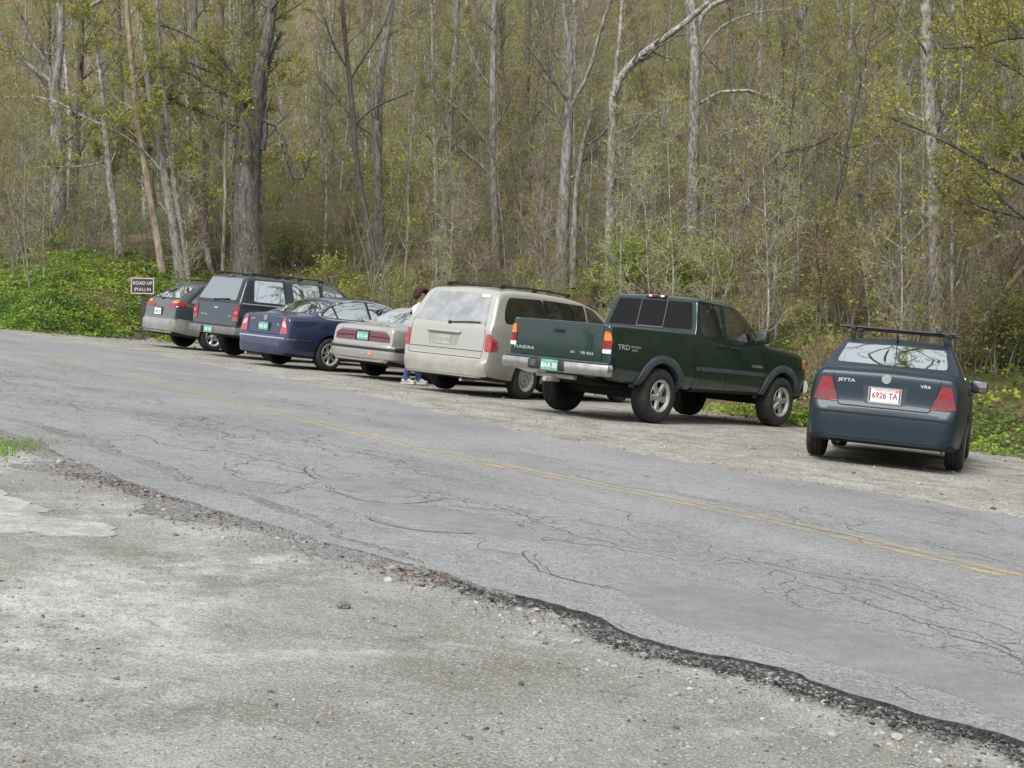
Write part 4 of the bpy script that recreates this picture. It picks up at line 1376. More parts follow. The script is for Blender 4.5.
# ------------------------------------------------------------------ 3 beige minivan
def build_minivan():
    paint = mat('champagne_paint', (.41, .408, .37), .36, .35, coat=.5, dust=.55)
    low = mat('lower_grey_paint', (.30, .285, .25), .5, .1, var=.12, scale=5)
    c = Car('minivan', 'champagne minivan with black roof rails and a dust filmed rear window', 'minivan')
    S = dict(top=[(-1.13, .42), (-1.128, .55), (-1.10, .585), (-1.075, .60), (-1.06, .66), (-1.03, 1.10), (-1.005, 1.17), (-.76, 1.66), (-.70, 1.735), (-.60, 1.785), (-.2, 1.82), (.6, 1.83), (1.5, 1.80), (2.0, 1.72), (2.35, 1.60), (3.05, 1.12), (3.3, 1.02), (3.75, .88), (3.92, .70), (3.96, .45)],
             bot=[(-1.13, .30), (-.6, .24), (.4, .22), (3.0, .22), (3.96, .26)],
             W=[(-1.13, .78), (-1.10, .855), (-1.02, .905), (-.8, .94), (0, .965), (3.0, .96), (3.5, .90), (3.85, .74), (3.96, .58)],
             belt=[(-1.13, 1.18), (2.5, 1.12), (3.96, .95)], tum=[(-1.1, .30), (2.5, .33), (3.9, .5)], R=[(-1.13, .05), (-1.0, .06), (-.5, .10), (2.3, .10), (3.2, .10), (3.96, .12)], crown=[(-1.13, .012), (-.5, .05), (3.96, .05)], low=.06, sh=.03, zm=.65)
    c.body('body', S, paint, [low], wheels=[(0, .335, .40), (3.03, .335, .40)], matf=lambda p, n: 2 if p.z < .60 and p.x > -1.0 else 0)
    c.pan('rear_window', rpoly([(.79, 1.175), (-.74, 1.175), (-.615, 1.685), (.615, 1.685)], .07), 'B', M['glass_dusty'], .004)
    c.seams([[(.79, 1.15), (.80, .95), (.79, .62), (-.74, .62), (-.78, .95), (-.74, 1.15), (-.60, 1.71), (.60, 1.71), (.79, 1.15)], [(.79, .735), (-.75, .735)]], .010, 'B')
    c.wiper((.0, 1.165), (-.62, 1.20), .014)
    c.pan('rear_bumper', rpoly([(.84, .585), (-.84, .585), (-.86, .33), (.86, .33)], .03), 'B', low, .012, .08, .03, .006)
    for sg in (1, -1):
        c.pan('tail_light', rpoly([(sg * .80, 1.02), (sg * .875, 1.03), (sg * .925, .90), (sg * .925, .75), (sg * .80, .735)], .04), 'B', M['pale_red'], .010, .04, .012, .006)
    b = MB(); p, _ = project(c.bvh, 'B', .08, 1.0, .02)
    b.add(*rbox((p.x, .08, 1.015), (.05, .70, .05), .02, 3)); b.build('tailgate_handle', paint, c.root, 50)
    c.pan('plate_recess', rpoly([(.40, .985), (-.24, .985), (-.22, .79), (.38, .79)], .04), 'B', low, .003)
    plate(c, .08, .875, [mat('dusty_plate', (.36, .38, .34), .6, var=.15, scale=20), mat('dusty_plate_ink', (.20, .26, .21), .6)], 'CVD 412', .31, .15, off=.01)
    c.pan('inspection_sticker', rpoly([(-.42, 1.63), (-.60, 1.63), (-.585, 1.675), (-.42, 1.675)], .005), 'B', M['plate_white'], .007)
    # sides
    c.pan('side_window', rpoly([(-.70, 1.22), (-.66, 1.42), (-.50, 1.655), (.46, 1.68), (.47, 1.19)], .09), 'S', M['glass_tint'], .004)
    c.pan('side_window', rpoly([(.49, 1.19), (.48, 1.68), (1.72, 1.665), (1.78, 1.17)], .03), 'S', M['glass_tint'], .004)
    c.pan('side_window', rpoly([(1.84, 1.17), (1.78, 1.66), (2.05, 1.60), (2.72, 1.16)], .04), 'S', M['glass'], .004)
    c.pan('windscreen', rpoly([(.78, 1.18), (-.78, 1.18), (-.66, 1.62), (.66, 1.62)], .05), 'F', M['glass'], .004)
    c.seams([[(.475, 1.72), (.48, 1.2), (.47, .36)], [(1.80, 1.72), (1.81, 1.15), (1.80, .32)], [(2.86, 1.10), (2.72, .8), (2.60, .34)]], .010)
    c.pan('side_strip', rpoly([(-.45, .66), (2.60, .64), (2.60, .58), (-.45, .60)], .01), 'S', low, .010)
    c.handles([(.62, 1.02), (1.95, 1.02)], paint)
    c.mirror(2.42, .97, 1.20, M['black'], (.11, .20, .14))
    for s in (1, -1):
        b = MB(); b.add(*tube([(-.45, s * .56, 1.80), (-.38, s * .56, 1.835), (.4, s * .56, 1.855), (1.45, s * .54, 1.835), (1.55, s * .54, 1.80)], .016, 8))
        for x in (-.42, .5, 1.5): b.add(*rbox((x, s * .56, 1.825), (.12, .04, .07), .012, 2))
        b.build('roof_rail', M['black'], c.root)
    for x in (-.30, .95):
        b = MB(); b.add(*rbox((x, 0, 1.868), (.06, 1.12, .022), .008, 2)); b.build('roof_bar', M['black'], c.root)
    c.wheels(3.03, 1.64, .335, .21, .205, 'steel', M['steel'])
    b = MB(); b.add(*tube([(-.5, -.35, .27), (-1.08, -.38, .25)], .03, 8)); b.build('exhaust_pipe', M['steel'], c.root)
    for sg in (1, -1): c.pan('headlight', rpoly([(sg * .45, .78), (sg * .78, .80), (sg * .80, .92), (sg * .5, .90)], .03), 'F', M['clear'], .006)
    c.put(-.513, 25.597, 53.6)
    return c


# ------------------------------------------------------------------ 4 blue sedan with the curved roof
def build_blue_sedan():
    paint = mat('navy_blue_paint', (.012, .022, .075), .26, .25, coat=.8, dust=.20)
    c = Car('parked_sedan', 'navy blue sedan with an arched chrome edged side window and silver alloy wheels', 'car')
    S = dict(top=[(-1.09, .42), (-1.088, .53), (-1.06, .575), (-1.03, .59), (-1.015, .66), (-.98, .96), (-.955, 1.0), (-.88, 1.03), (-.45, 1.065), (-.30, 1.12), (.22, 1.365), (.45, 1.435), (.85, 1.475), (1.2, 1.475), (1.6, 1.43), (1.85, 1.35), (2.55, 1.02), (2.8, .96), (3.35, .84), (3.55, .72), (3.62, .56), (3.63, .40)],
             bot=[(-1.09, .25), (-.5, .20), (2.5, .19), (3.63, .24)],
             W=[(-1.09, .62), (-1.06, .70), (-1.0, .765), (-.85, .82), (-.4, .855), (0, .872), (2.7, .872), (3.2, .82), (3.5, .70), (3.63, .52)],
             belt=[(-1.09, .93), (.5, .97), (2.5, .93), (3.63, .8)], tum=.50, R=[(-1.09, .04), (-.9, .10), (-.3, .11), (1.5, .11), (2.7, .1), (3.63, .1)], crown=[(-1.09, .015), (.6, .05), (3.63, .04)], low=.05, sh=.035)
    c.body('body', S, paint, wheels=[(0, .325, .375), (2.703, .325, .375)])
    c.wheels(2.703, 1.52, .322, .21, .215, '7', M['alloy'])
    c.pan('rear_window', rpoly([(.60, 1.09), (-.60, 1.09), (-.51, 1.385), (.51, 1.385)], .07), 'B', M['glass_pale'], .003)
    arch = [(-.30, 1.06), (-.24, 1.125), (.05, 1.28), (.40, 1.385), (.80, 1.43), (1.15, 1.43), (1.52, 1.385), (1.80, 1.30), (2.28, 1.045), (2.25, .99), (-.10, .995)]
    c.pan('chrome_window_edge', rpoly(arch, .06), 'S', M['chrome'], .003)
    c.pan('window_surround', rpoly([(-.255, 1.06), (-.21, 1.11), (.06, 1.255), (.41, 1.36), (.80, 1.405), (1.15, 1.405), (1.50, 1.36), (1.78, 1.28), (2.20, 1.045), (2.18, 1.012), (-.08, 1.017)], .05), 'S', M['black'], .006)
    c.pan('side_window', rpoly([(-.20, 1.06), (-.17, 1.10), (.06, 1.235), (.13, 1.03), (-.07, 1.03)], .03), 'S', M['glass_bright'], .009)
    c.pan('side_window', rpoly([(.17, 1.03), (.12, 1.26), (.42, 1.345), (.80, 1.388), (.95, 1.388), (.99, 1.03)], .03), 'S', M['glass_bright'], .009)
    c.pan('side_window', rpoly([(1.05, 1.03), (1.02, 1.388), (1.15, 1.39), (1.48, 1.345), (1.76, 1.265), (2.14, 1.05)], .03), 'S', M['glass_bright'], .009)
    c.pan('windscreen', rpoly([(.62, 1.06), (-.62, 1.06), (-.54, 1.36), (.54, 1.36)], .05), 'F', M['glass'], .004)
    lamp_red = mat('pale_pink_red_lens', (.34, .045, .055), .2, coat=1, var=.25, scale=12)
    for sg in (1, -1):
        P = rpoly([(sg * .555, .955), (sg * .62, .965), (sg * .74, .69), (sg * .75, .655), (sg * .52, .645)], .03)
        Q = rpoly([(sg * .575, .90), (sg * .66, .85), (sg * .70, .76), (sg * .56, .80)], .02)
        c.multi('tail_light', [('pan', P, 'B', .010, 0), ('pan', Q, 'B', .014, 1)], [lamp_red, mat('pink_lens', (.62, .38, .38), .2, coat=1)])
    c.seams([[(.53, 1.0), (.52, .93), (.49, .63), (-.49, .63), (-.52, .93), (-.53, 1.0)]], .012, 'B')
    c.pan('bumper_chrome_strip', [(.70, .570), (-.70, .570), (-.70, .545), (.70, .545)], 'B', M['chrome'], .012, .1)
    c.pan('bumper_chrome_strip', [(-1.02, .566), (-.46, .566), (-.46, .545), (-1.02, .545)], 'S', M['chrome'], .010, .1)
    c.pan('side_marker', [(-.72, .535), (-.58, .535), (-.58, .505), (-.72, .505)], 'S', M['dark_red'], .008)
    c.pan('plate_recess', rpoly([(.22, .845), (-.22, .845), (-.20, .68), (.20, .68)], .03), 'B', M['seam'], .003)
    plate(c, .02, .765, [M['plate_green'], M['ink_white']], 'DRB 281', .30, .15, off=.012, sub='VERMONT')
    emblem_ring(c, 0, .93, .055, M['badge'])
    c.multi('badge', [('txt', 'PASSAT', .40, .885, .028, 'B', .004, 1.1, 0)], [M['badge']])
    c.multi('badge', [('txt', 'V6', -.42, .80, .035, 'B', .004, 1.2, 0)], [M['badge']])
    c.seams([[(1.02, 1.0), (1.05, .6), (1.05, .26)], [(2.22, .98), (2.25, .6), (2.20, .26)], [(.15, 1.0), (.25, .8), (.36, .60)]], .010)
    c.pan('side_strip', rpoly([(.44, .56), (2.25, .56), (2.25, .515), (.44, .515)], .01), 'S', paint, .010)
    c.handles([(.50, .88), (1.42, .88)], paint)
    c.mirror(1.95, .86, 1.02, paint)
    b = MB(); b.add(*tube([(-.7, .45, .22), (-1.07, .45, .21)], .03, 8)); b.build('exhaust_pipe', M['steel'], c.root)
    c.put(-4.219, 29.956, 46.6)
    return c


# ------------------------------------------------------------------ 5 dark teal sport utility
def build_suv():
    paint = mat('dark_teal_paint', (.010, .026, .038), .25, .25, coat=.9, dust=.25)
    lowp = mat('lower_dull_grey', (.17, .175, .175), .5, .2, var=.2, scale=5)
    c = Car('sport_utility_vehicle', 'dark teal sport utility vehicle with roof rails and a dusty silver rear bumper', 'suv')
    S = dict(top=[(-1.07, .56), (-1.065, .70), (-1.05, .80), (-1.03, 1.10), (-1.01, 1.18), (-.80, 1.66), (-.76, 1.73), (-.66, 1.765), (0, 1.785), (1.1, 1.785), (1.55, 1.76), (1.75, 1.70), (2.40, 1.22), (2.6, 1.16), (3.3, 1.08), (3.5, .98), (3.58, .80), (3.60, .50)],
             bot=[(-1.07, .50), (-.6, .42), (.4, .36), (2.5, .36), (3.6, .42)],
             W=[(-1.07, .80), (-1.03, .85), (-.9, .878), (0, .895), (2.8, .89), (3.3, .84), (3.6, .70)],
             belt=[(-1.07, 1.17), (2.4, 1.15), (3.6, .95)], tum=.30, R=[(-1.07, .03), (-.9, .06), (-.4, .09), (2, .09), (3.6, .1)], crown=[(-1.07, .008), (0, .04), (3.6, .03)], low=.06, sh=.03, zm=.75)
    c.body('body', S, paint, [lowp], wheels=[(0, .365, .43), (2.835, .365, .43)], matf=lambda p, n: 2 if p.z < .58 and abs(n.y) > .4 and False else 0)
    c.wheels(2.835, 1.50, .362, .24, .205, '5', M['alloy'])
    c.pan('window_surround', rpoly([(.80, 1.19), (-.78, 1.19), (-.66, 1.715), (.66, 1.715)], .05), 'B', M['black'], .002)
    c.pan('rear_window', rpoly([(.76, 1.215), (-.66, 1.215), (-.555, 1.69), (.60, 1.69)], .05), 'B', M['glass_soft'], .005)
    c.wiper((.12, 1.20), (-.42, 1.235), .016)
    c.pan('tailgate_trim', [(.78, 1.175), (-.78, 1.175), (-.78, 1.155), (.78, 1.155)], 'B', M['black'], .008, .1)
    for sg in (1, -1):
        f = lambda z0, z1: [(sg * .68, z0), (sg * .838, z0), (sg * .838, z1), (sg * .68, z1)]
        c.multi('tail_light', [('pan', f(.86, 1.09), 'B', .012, 0), ('pan', f(.775, .86), 'B', .012, 2), ('pan', [(sg * .73, .92), (sg * .83, .92), (sg * .83, .98), (sg * .73, .98)], 'B', .016, 1)], [M['red'], mat('bright_red_lens', (.75, .03, .03), .15, coat=1), M['pale_red']])
    c.multi('badge', [('txt', 'XLT', -.55, .85, .04, 'B', .005, 1.2, 0)], [M['badge_pale']])
    c.multi('badge', [('txt', 'EXPLORER', .42, .86, .032, 'B', .005, 1.2, 0)], [M['badge_pale']])
    c.pan('tailgate_emblem', rpoly([(.07, 1.055), (-.07, 1.055), (-.07, 1.02), (.07, 1.02)], .017), 'B', M['badge_pale'], .006)
    b = MB()
    path = [(-.62, .905, .48), (-.95, .905, .48), (-1.10, .86, .48), (-1.16, .70, .48), (-1.18, .0, .48), (-1.16, -.70, .48), (-1.10, -.86, .48), (-.95, -.905, .48), (-.62, -.905, .48)]
    b.add(*sweep(path, [(.05, 0), (.0, .01), (-.012, .05), (-.012, .15), (.0, .175), (.05, .18), (.10, .18), (.10, .0)]))
    bo = b.build('rear_bumper', lowp, c.root, 40)
    b = MB(); b.add(*sweep([(x, y, .655) for x, y, z in path[1:-1]], [(.02, 0), (-.014, 0), (-.010, .02), (.02, .024), (.12, .024), (.12, 0)])); b.build('step_pad', M['black'], bo)
    b = MB(); b.add(*rbox((-1.20, .0, .56), (.008, .305, .14), .002, 1), 0)
    V, F = text_shape('CEK 507', .06, .02); b.add([(-1.206, -a * .9, .53 + q) for a, q in V], F, 1)
    b.build('license_plate', [M['plate_green'], M['ink_white']], c.root)
    b = MB(); b.add(*rbox((-1.20, .23, .56), (.02, .10, .13), .02, 2)); b.build('tow_socket', M['black'], c.root)
    # sides
    c.pan('window_surround', rpoly([(-.88, 1.19), (-.80, 1.50), (-.72, 1.705), (1.45, 1.705), (1.66, 1.66), (2.20, 1.20), (2.1, 1.185)], .04), 'S', M['black'], .002)
    c.pan('side_window', rpoly([(-.66, 1.22), (-.60, 1.67), (.12, 1.685), (.15, 1.22)], .04), 'S', M['glass_bright'], .006)
    c.pan('side_window', rpoly([(.40, 1.22), (.36, 1.685), (1.08, 1.69), (1.11, 1.215)], .04), 'S', M['glass_bright'], .006)
    c.pan('side_window', rpoly([(1.22, 1.215), (1.19, 1.69), (1.44, 1.685), (1.62, 1.64), (2.10, 1.21)], .04), 'S', M['glass_bright'], .006)
    pl = MB()
    for x0, x1 in ((.18, .34), (1.12, 1.185)):
        for vw in 'RL': pl.add(*panel(c.bvh, [(x0, 1.19), (x0, 1.71), (x1, 1.71), (x1 + .02, 1.19)], vw, .007))
    pl.build('pillar_panel', paint, c.root)
    c.pan('windscreen', rpoly([(.72, 1.26), (-.72, 1.26), (-.62, 1.68), (.62, 1.68)], .05), 'F', M['glass'], .004)
    c.pan('belt_stripe', [(-.95, 1.172), (2.3, 1.165), (2.3, 1.145), (-.95, 1.152)], 'S', M['badge_pale'], .004, .1)
    c.seams([[(.27, 1.72), (.27, 1.2), (.30, .8), (.42, .42)], [(1.15, 1.72), (1.16, 1.2), (1.16, .40)], [(2.22, 1.16), (2.25, .8), (2.2, .4)]], .010)
    c.handles([(.42, 1.04), (1.28, 1.04)], M['black'])
    c.mirror(1.98, .90, 1.22, M['black'], (.11, .2, .16))
    for s in (1, -1):
        b = MB(); b.add(*tube([(-.62, s * .60, 1.79), (-.55, s * .60, 1.82), (1.2, s * .59, 1.825), (1.3, s * .59, 1.78)], .014, 8))
        for x in (-.58, .05, .65, 1.22): b.add(*rbox((x, s * .60, 1.80), (.12, .04, .06), .012, 2))
        b.build('roof_rail', M['black'], c.root)
    c.pan('brake_light', [(.12, 1.745), (-.12, 1.745), (-.12, 1.72), (.12, 1.72)], 'B', M['dark_red'], .02)
    a = rad(44.7); dy = -.10
    c.put(-5.786 - math.sin(a) * dy, 32.897 + math.cos(a) * dy, 44.7)
    return c


# ------------------------------------------------------------------ 6 grey green wagon
def build_wagon():
    paint = mat('grey_green_paint', (.050, .072, .075), .28, .4, coat=.8, dust=.25)
    low = mat('silver_cladding', (.30, .295, .28), .42, .35, var=.15, scale=5)
    c = Car('station_wagon', 'grey green station wagon with silver lower cladding, parked beside the brown sign', 'car')
    S = dict(top=[(-1.09, .42), (-1.088, .60), (-1.06, .655), (-1.03, .67), (-1.01, .74), (-.97, 1.03), (-.93, 1.10), (-.86, 1.15), (-.42, 1.47), (-.33, 1.535), (-.2, 1.565), (.3, 1.595), (1.0, 1.585), (1.5, 1.52), (1.75, 1.43), (2.45, 1.05), (2.7, 1.0), (3.3, .87), (3.5, .75), (3.60, .55), (3.61, .42)],
             bot=[(-1.09, .34), (-.6, .26), (.4, .23), (2.5, .23), (3.61, .30)],
             W=[(-1.09, .70), (-1.05, .78), (-.95, .83), (-.6, .862), (0, .875), (2.6, .875), (3.2, .82), (3.5, .70), (3.61, .56)],
             belt=[(-1.09, 1.0), (2.4, .97), (3.61, .85)], tum=.42, R=[(-1.09, .04), (-.9, .07), (-.3, .09), (1.6, .09), (3.61, .1)], crown=[(-1.09, .012), (0, .045), (3.61, .04)], low=.05, sh=.03)
    c.body('body', S, paint, [low], wheels=[(0, .33, .38), (2.65, .33, .38)], matf=lambda p, n: 2 if p.z < (.66 if p.x < -.9 else .70 - max(0, min(.12, (p.x + .9) * .3))) else 0)
    c.wheels(2.65, 1.47, .325, .21, .20, '5', M['alloy'])
    c.pan('window_surround', rpoly([(.68, 1.13), (-.70, 1.13), (-.60, 1.50), (.60, 1.50)], .06), 'B', M['black'], .002)
    c.pan('rear_window', rpoly([(.63, 1.155), (-.63, 1.155), (-.53, 1.475), (.53, 1.475)], .06), 'B', M['glass_pale'], .005)
    c.wiper((.10, 1.12), (.55, 1.19), .016)
    for sg in (1, -1):
        P = rpoly([(sg * .32, .945), (sg * .33, 1.00), (sg * .56, 1.03), (sg * .80, 1.03), (sg * .80, .93), (sg * .50, .915)], .03)
        Q = rpoly([(sg * .52, 1.03), (sg * .56, 1.09), (sg * .76, 1.09), (sg * .78, 1.03)], .02)
        c.multi('tail_light', [('pan', P, 'B', .012, 0), ('pan', Q, 'B', .012, 1)], [M['red'], M['amber']])
    c.pan('tail_light', rpoly([(-.99, 1.06), (-.82, 1.075), (-.70, 1.03), (-.76, .94), (-.99, .94)], .03), 'S', M['red'], .008)
    c.pan('plate_recess', rpoly([(.26, .92), (-.16, .92), (-.16, .73), (.26, .73)], .03), 'B', M['black'], .003)
    plate(c, .10, .815, [M['plate_white'], mat('plate_grey_ink', (.16, .18, .20), .5)], '483 K', .34, .16, off=.012)
    c.pan('rear_bumper', rpoly([(.74, .655), (-.74, .655), (-.76, .40), (.76, .40)], .04), 'B', low, .012, .08, .03, .006)
    c.pan('window_surround', rpoly([(-.75, 1.06), (-.42, 1.36), (-.30, 1.48), (.3, 1.53), (1.0, 1.525), (1.5, 1.45), (2.2, 1.03), (2.1, 1.0), (-.6, 1.01)], .06), 'S', M['black'], .002)
    c.pan('side_window', rpoly([(-.64, 1.06), (-.36, 1.32), (-.22, 1.46), (.20, 1.495), (.24, 1.04)], .04), 'S', M['glass'], .006)
    c.pan('side_window', rpoly([(.30, 1.04), (.27, 1.50), (.98, 1.50), (1.02, 1.03)], .04), 'S', M['glass'], .006)
    c.pan('side_window', rpoly([(1.10, 1.03), (1.06, 1.495), (1.47, 1.43), (2.05, 1.05)], .04), 'S', M['glass'], .006)
    c.pan('windscreen', rpoly([(.64, 1.09), (-.64, 1.09), (-.54, 1.44), (.54, 1.44)], .05), 'F', M['glass'], .004)
    c.seams([[(1.05, 1.0), (1.07, .6), (1.06, .28)], [(2.18, 1.0), (2.22, .6), (2.15, .28)], [(.25, 1.02), (.30, .8), (.38, .6)]], .010)
    c.handles([(.45, .92), (1.40, .92)], paint)
    c.mirror(1.90, .87, 1.05, M['black'])
    for s in (1, -1):
        b = MB(); b.add(*tube([(-.15, s * .55, 1.56), (-.08, s * .55, 1.615), (1.2, s * .54, 1.635), (1.32, s * .53, 1.57)], .015, 8)); b.build('roof_rail', M['black'], c.root)
    for x in (.15, .95):
        b = MB(); b.add(*rbox((x, 0, 1.64), (.05, 1.08, .022), .008, 2)); b.build('roof_bar', M['black'], c.root)
    c.put(-7.514, 35.485, 38.4)
    return c


# ------------------------------------------------------------------ 7 silver beige sedan with the full width red lamp
def build_silver_sedan():
    paint = mat('silver_beige_paint', (.40, .385, .36), .30, .45, coat=.6, dust=.45)
    c = Car('parked_sedan', 'silver beige sedan with a wide red tail light band and black bumper strip', 'car')
    S = dict(top=[(-1.19, .42), (-1.188, .58), (-1.16, .615), (-1.125, .625), (-1.12, .68), (-1.10, .90), (-1.08, .955), (-1.0, .985), (-.40, 1.03), (-.25, 1.08), (.25, 1.34), (.45, 1.40), (.8, 1.425), (1.2, 1.42), (1.5, 1.37), (2.2, 1.02), (2.5, .97), (3.5, .85), (3.75, .75), (3.87, .55), (3.88, .42)],
             bot=[(-1.19, .32), (-.6, .24), (.4, .21), (2.8, .21), (3.88, .28)],
             W=[(-1.19, .68), (-1.16, .74), (-1.1, .79), (-.8, .87), (0, .93), (2.8, .935), (3.4, .89), (3.75, .80), (3.88, .68)],
             belt=[(-1.19, .90), (.5, .94), (3.88, .8)], tum=.50, R=[(-1.19, .03), (-.9, .07), (0, .1), (1.5, .1), (3.88, .1)], crown=[(-1.19, .012), (.5, .04), (3.88, .04)], low=.06, sh=.035)
    c.body('body', S, paint, wheels=[(0, .33, .375), (2.81, .33, .375)])
    c.wheels(2.81, 1.54, .325, .20, .195, '9', M['alloy'])
    c.pan('rear_window', rpoly([(.66, 1.06), (-.66, 1.06), (-.57, 1.35), (.57, 1.35)], .05), 'B', M['glass_pale'], .003)
    for sg in (1, -1):
        P = rpoly([(sg * .19, .865), (sg * .60, .865), (sg * .70, .80), (sg * .70, .69), (sg * .19, .69)], .02)
        Q = [(sg * .22, .785), (sg * .68, .775), (sg * .68, .755), (sg * .22, .765)]
        c.multi('tail_light', [('pan', P, 'B', .012, 0), ('pan', Q, 'B', .015, 1)], [M['dark_red'], M['seam']])
    c.pan('plate_recess', rpoly([(.185, .87), (-.185, .87), (-.185, .685), (.185, .685)], .01), 'B', M['seam'], .006)
    plate(c, .0, .775, [M['plate_green'], M['ink_white']], 'BTG 64', .29, .15, off=.016)
    b = MB()
    path = [(-.40, .925, .36), (-.90, .885, .36), (-1.10, .83, .36), (-1.19, .72, .36), (-1.215, .38, .36), (-1.22, 0, .36), (-1.215, -.38, .36), (-1.19, -.72, .36), (-1.10, -.83, .36), (-.90, -.885, .36), (-.40, -.925, .36)]
    b.add(*sweep(path, [(.06, 0), (.0, .02), (-.015, .10), (-.015, .22), (.0, .26), (.06, .265)]), 0)
    bo = b.build('rear_bumper', paint, c.root, 45)
    b = MB(); b.add(*sweep([(x, y, .535) for x, y, z in path], [(.01, 0), (-.024, 0), (-.024, .045), (.01, .045)])); b.build('bumper_strip', M['black'], bo)
    b = MB(); b.add(*sweep([(x, y, .590) for x, y, z in path], [(.01, 0), (-.020, 0), (-.020, .022), (.01, .022)])); b.build('chrome_strip', M['chrome'], bo)
    for s in (1, -1):
        b = MB(); b.add(*rbox((-.80, s * .92, .557), (.14, .012, .034), .004, 1)); b.build('side_marker', M['dark_red'], bo)
    c.multi('badge', [('txt', 'LESABRE', -.52, .915, .026, 'B', .004, 1.1, 0)], [M['badge']])
    for u, m in ((-.16, M['sticker_blue']), (-.34, M['sticker_orange'])):
        b = MB(); b.add(*rbox((-1.237, u, .475), (.004, .11, .075), .001, 1)); b.build('bumper_sticker', m, c.root)
    c.seams([[(.60, .97), (.59, .88), (-.59, .88), (-.60, .97)]], .010, 'B')
    c.pan('window_surround', rpoly([(-.12, 1.0), (.36, 1.33), (1.15, 1.38), (1.5, 1.32), (2.05, 1.02), (2.0, .97), (.0, .97)], .05), 'S', M['black'], .002)
    c.pan('side_window', rpoly([(.05, 1.0), (.42, 1.31), (1.0, 1.35), (1.05, 1.0)], .04), 'S', M['glass'], .006)
    c.pan('side_window', rpoly([(1.12, 1.0), (1.07, 1.35), (1.46, 1.30), (1.95, 1.02)], .04), 'S', M['glass'], .006)
    c.pan('windscreen', rpoly([(.66, 1.06), (-.66, 1.06), (-.56, 1.35), (.56, 1.35)], .05), 'F', M['glass'], .004)
    c.seams([[(1.08, .98), (1.08, .28)], [(2.1, .97), (2.12, .28)], [(.1, .98), (.2, .8), (.36, .6)]], .010)
    c.pan('side_strip', rpoly([(.42, .575), (2.4, .575), (2.4, .53), (.42, .53)], .01), 'S', M['black'], .012)
    c.handles([(.5, .86), (1.45, .86)], M['chrome'])
    c.mirror(1.8, .91, 1.0, paint)
    c.put(-2.1, 28.5, 50)
    return c
# ================================================================== trees and undergrowth
class TB:
    """bundle of tubes, built in one numpy pass per (points, sides)"""
    def __init__(self):
        self.g = {}

    def add(self, P, R, sides):
        self.g.setdefault((len(P), sides), []).append((P, R))

    def arrays(self):
        VV, FF = [], []; base = 0
        for (n, s), L in self.g.items():
            P = np.array([p for p, _ in L], float); R = np.array([q for _, q in L], float)
            T = np.gradient(P, axis=1); T /= np.linalg.norm(T, axis=2, keepdims=True) + 1e-9
            ov = np.abs(P[:, -1] - P[:, 0]); w = np.eye(3)[np.argmin(ov, axis=1)]
            A = np.cross(T, w[:, None, :]); A /= np.linalg.norm(A, axis=2, keepdims=True) + 1e-9
            B = np.cross(T, A)
            q = 2 * np.pi * np.arange(s) / s
            V = P[:, :, None, :] + R[:, :, None, None] * (A[:, :, None, :] * np.cos(q)[:, None] + B[:, :, None, :] * np.sin(q)[:, None])
            m = len(L)
            i = np.arange(m)[:, None, None] * (n * s); j = np.arange(n - 1)[None, :, None] * s; k = np.arange(s)[None, None, :]; k2 = (k + 1) % s
            F = np.stack([i + j + k, i + j + k2, i + j + s + k2, i + j + s + k], -1).reshape(-1, 4) + base
            VV.append(V.reshape(-1, 3)); FF.append(F); base += m * n * s
        if not VV: return np.zeros((0, 3)), np.zeros((0, 4), int)
        return np.concatenate(VV), np.concatenate(FF)


def leaves(P, size, r, flat=0.0, ratio=.55):
    """rhombic leaf faces at points P"""
    n = len(P)
    a = r.normal(0, 1, (n, 3)); a /= np.linalg.norm(a, axis=1, keepdims=True)
    if flat: a[:, 2] *= (1 - flat); a /= np.linalg.norm(a, axis=1, keepdims=True)
    b = r.normal(0, 1, (n, 3))
    if flat: b[:, 2] *= (1 - flat)
    b -= a * (a * b).sum(1, keepdims=True); b /= np.linalg.norm(b, axis=1, keepdims=True) + 1e-9
    s = (np.asarray(size) * np.exp(r.normal(0, .3, n)))[:, None] * .5
    V = np.stack([P - a * s, P - b * s * ratio, P + a * s, P + b * s * ratio], 1).reshape(-1, 3)
    return V, np.arange(4 * n).reshape(n, 4)


BARK = dict(
    grey=mat('bark_grey', (.085, .080, .072), .95, scale=4.5, col2=(.33, .318, .29), stretch=(3, 3, .7), bump=.7, bscale=14),
    pale=mat('bark_pale', (.085, .080, .070), .95, scale=4.5, col2=(.44, .42, .38), stretch=(2.5, 2.5, 1.2), bump=.5, bscale=12),
    rough=mat('bark_rough', (.055, .052, .046), .95, scale=7, col2=(.185, .175, .158), stretch=(2.2, 2.2, .7), bump=1.0, bscale=10),
    dark=mat('bark_dark', (.05, .046, .040), .95, scale=6, col2=(.135, .125, .110), stretch=(3, 3, .6), bump=.8, bscale=14),
    tan=mat('bark_tan', (.15, .12, .085), .95, scale=5, col2=(.36, .30, .22), stretch=(2, 2, .6), bump=.4, bscale=14),
    twig=mat('twig_bark', (.185, .168, .138), .95, var=.3, scale=2),
    twig_pale=mat('twig_bark_pale', (.32, .30, .27), .95, var=.3, scale=2))


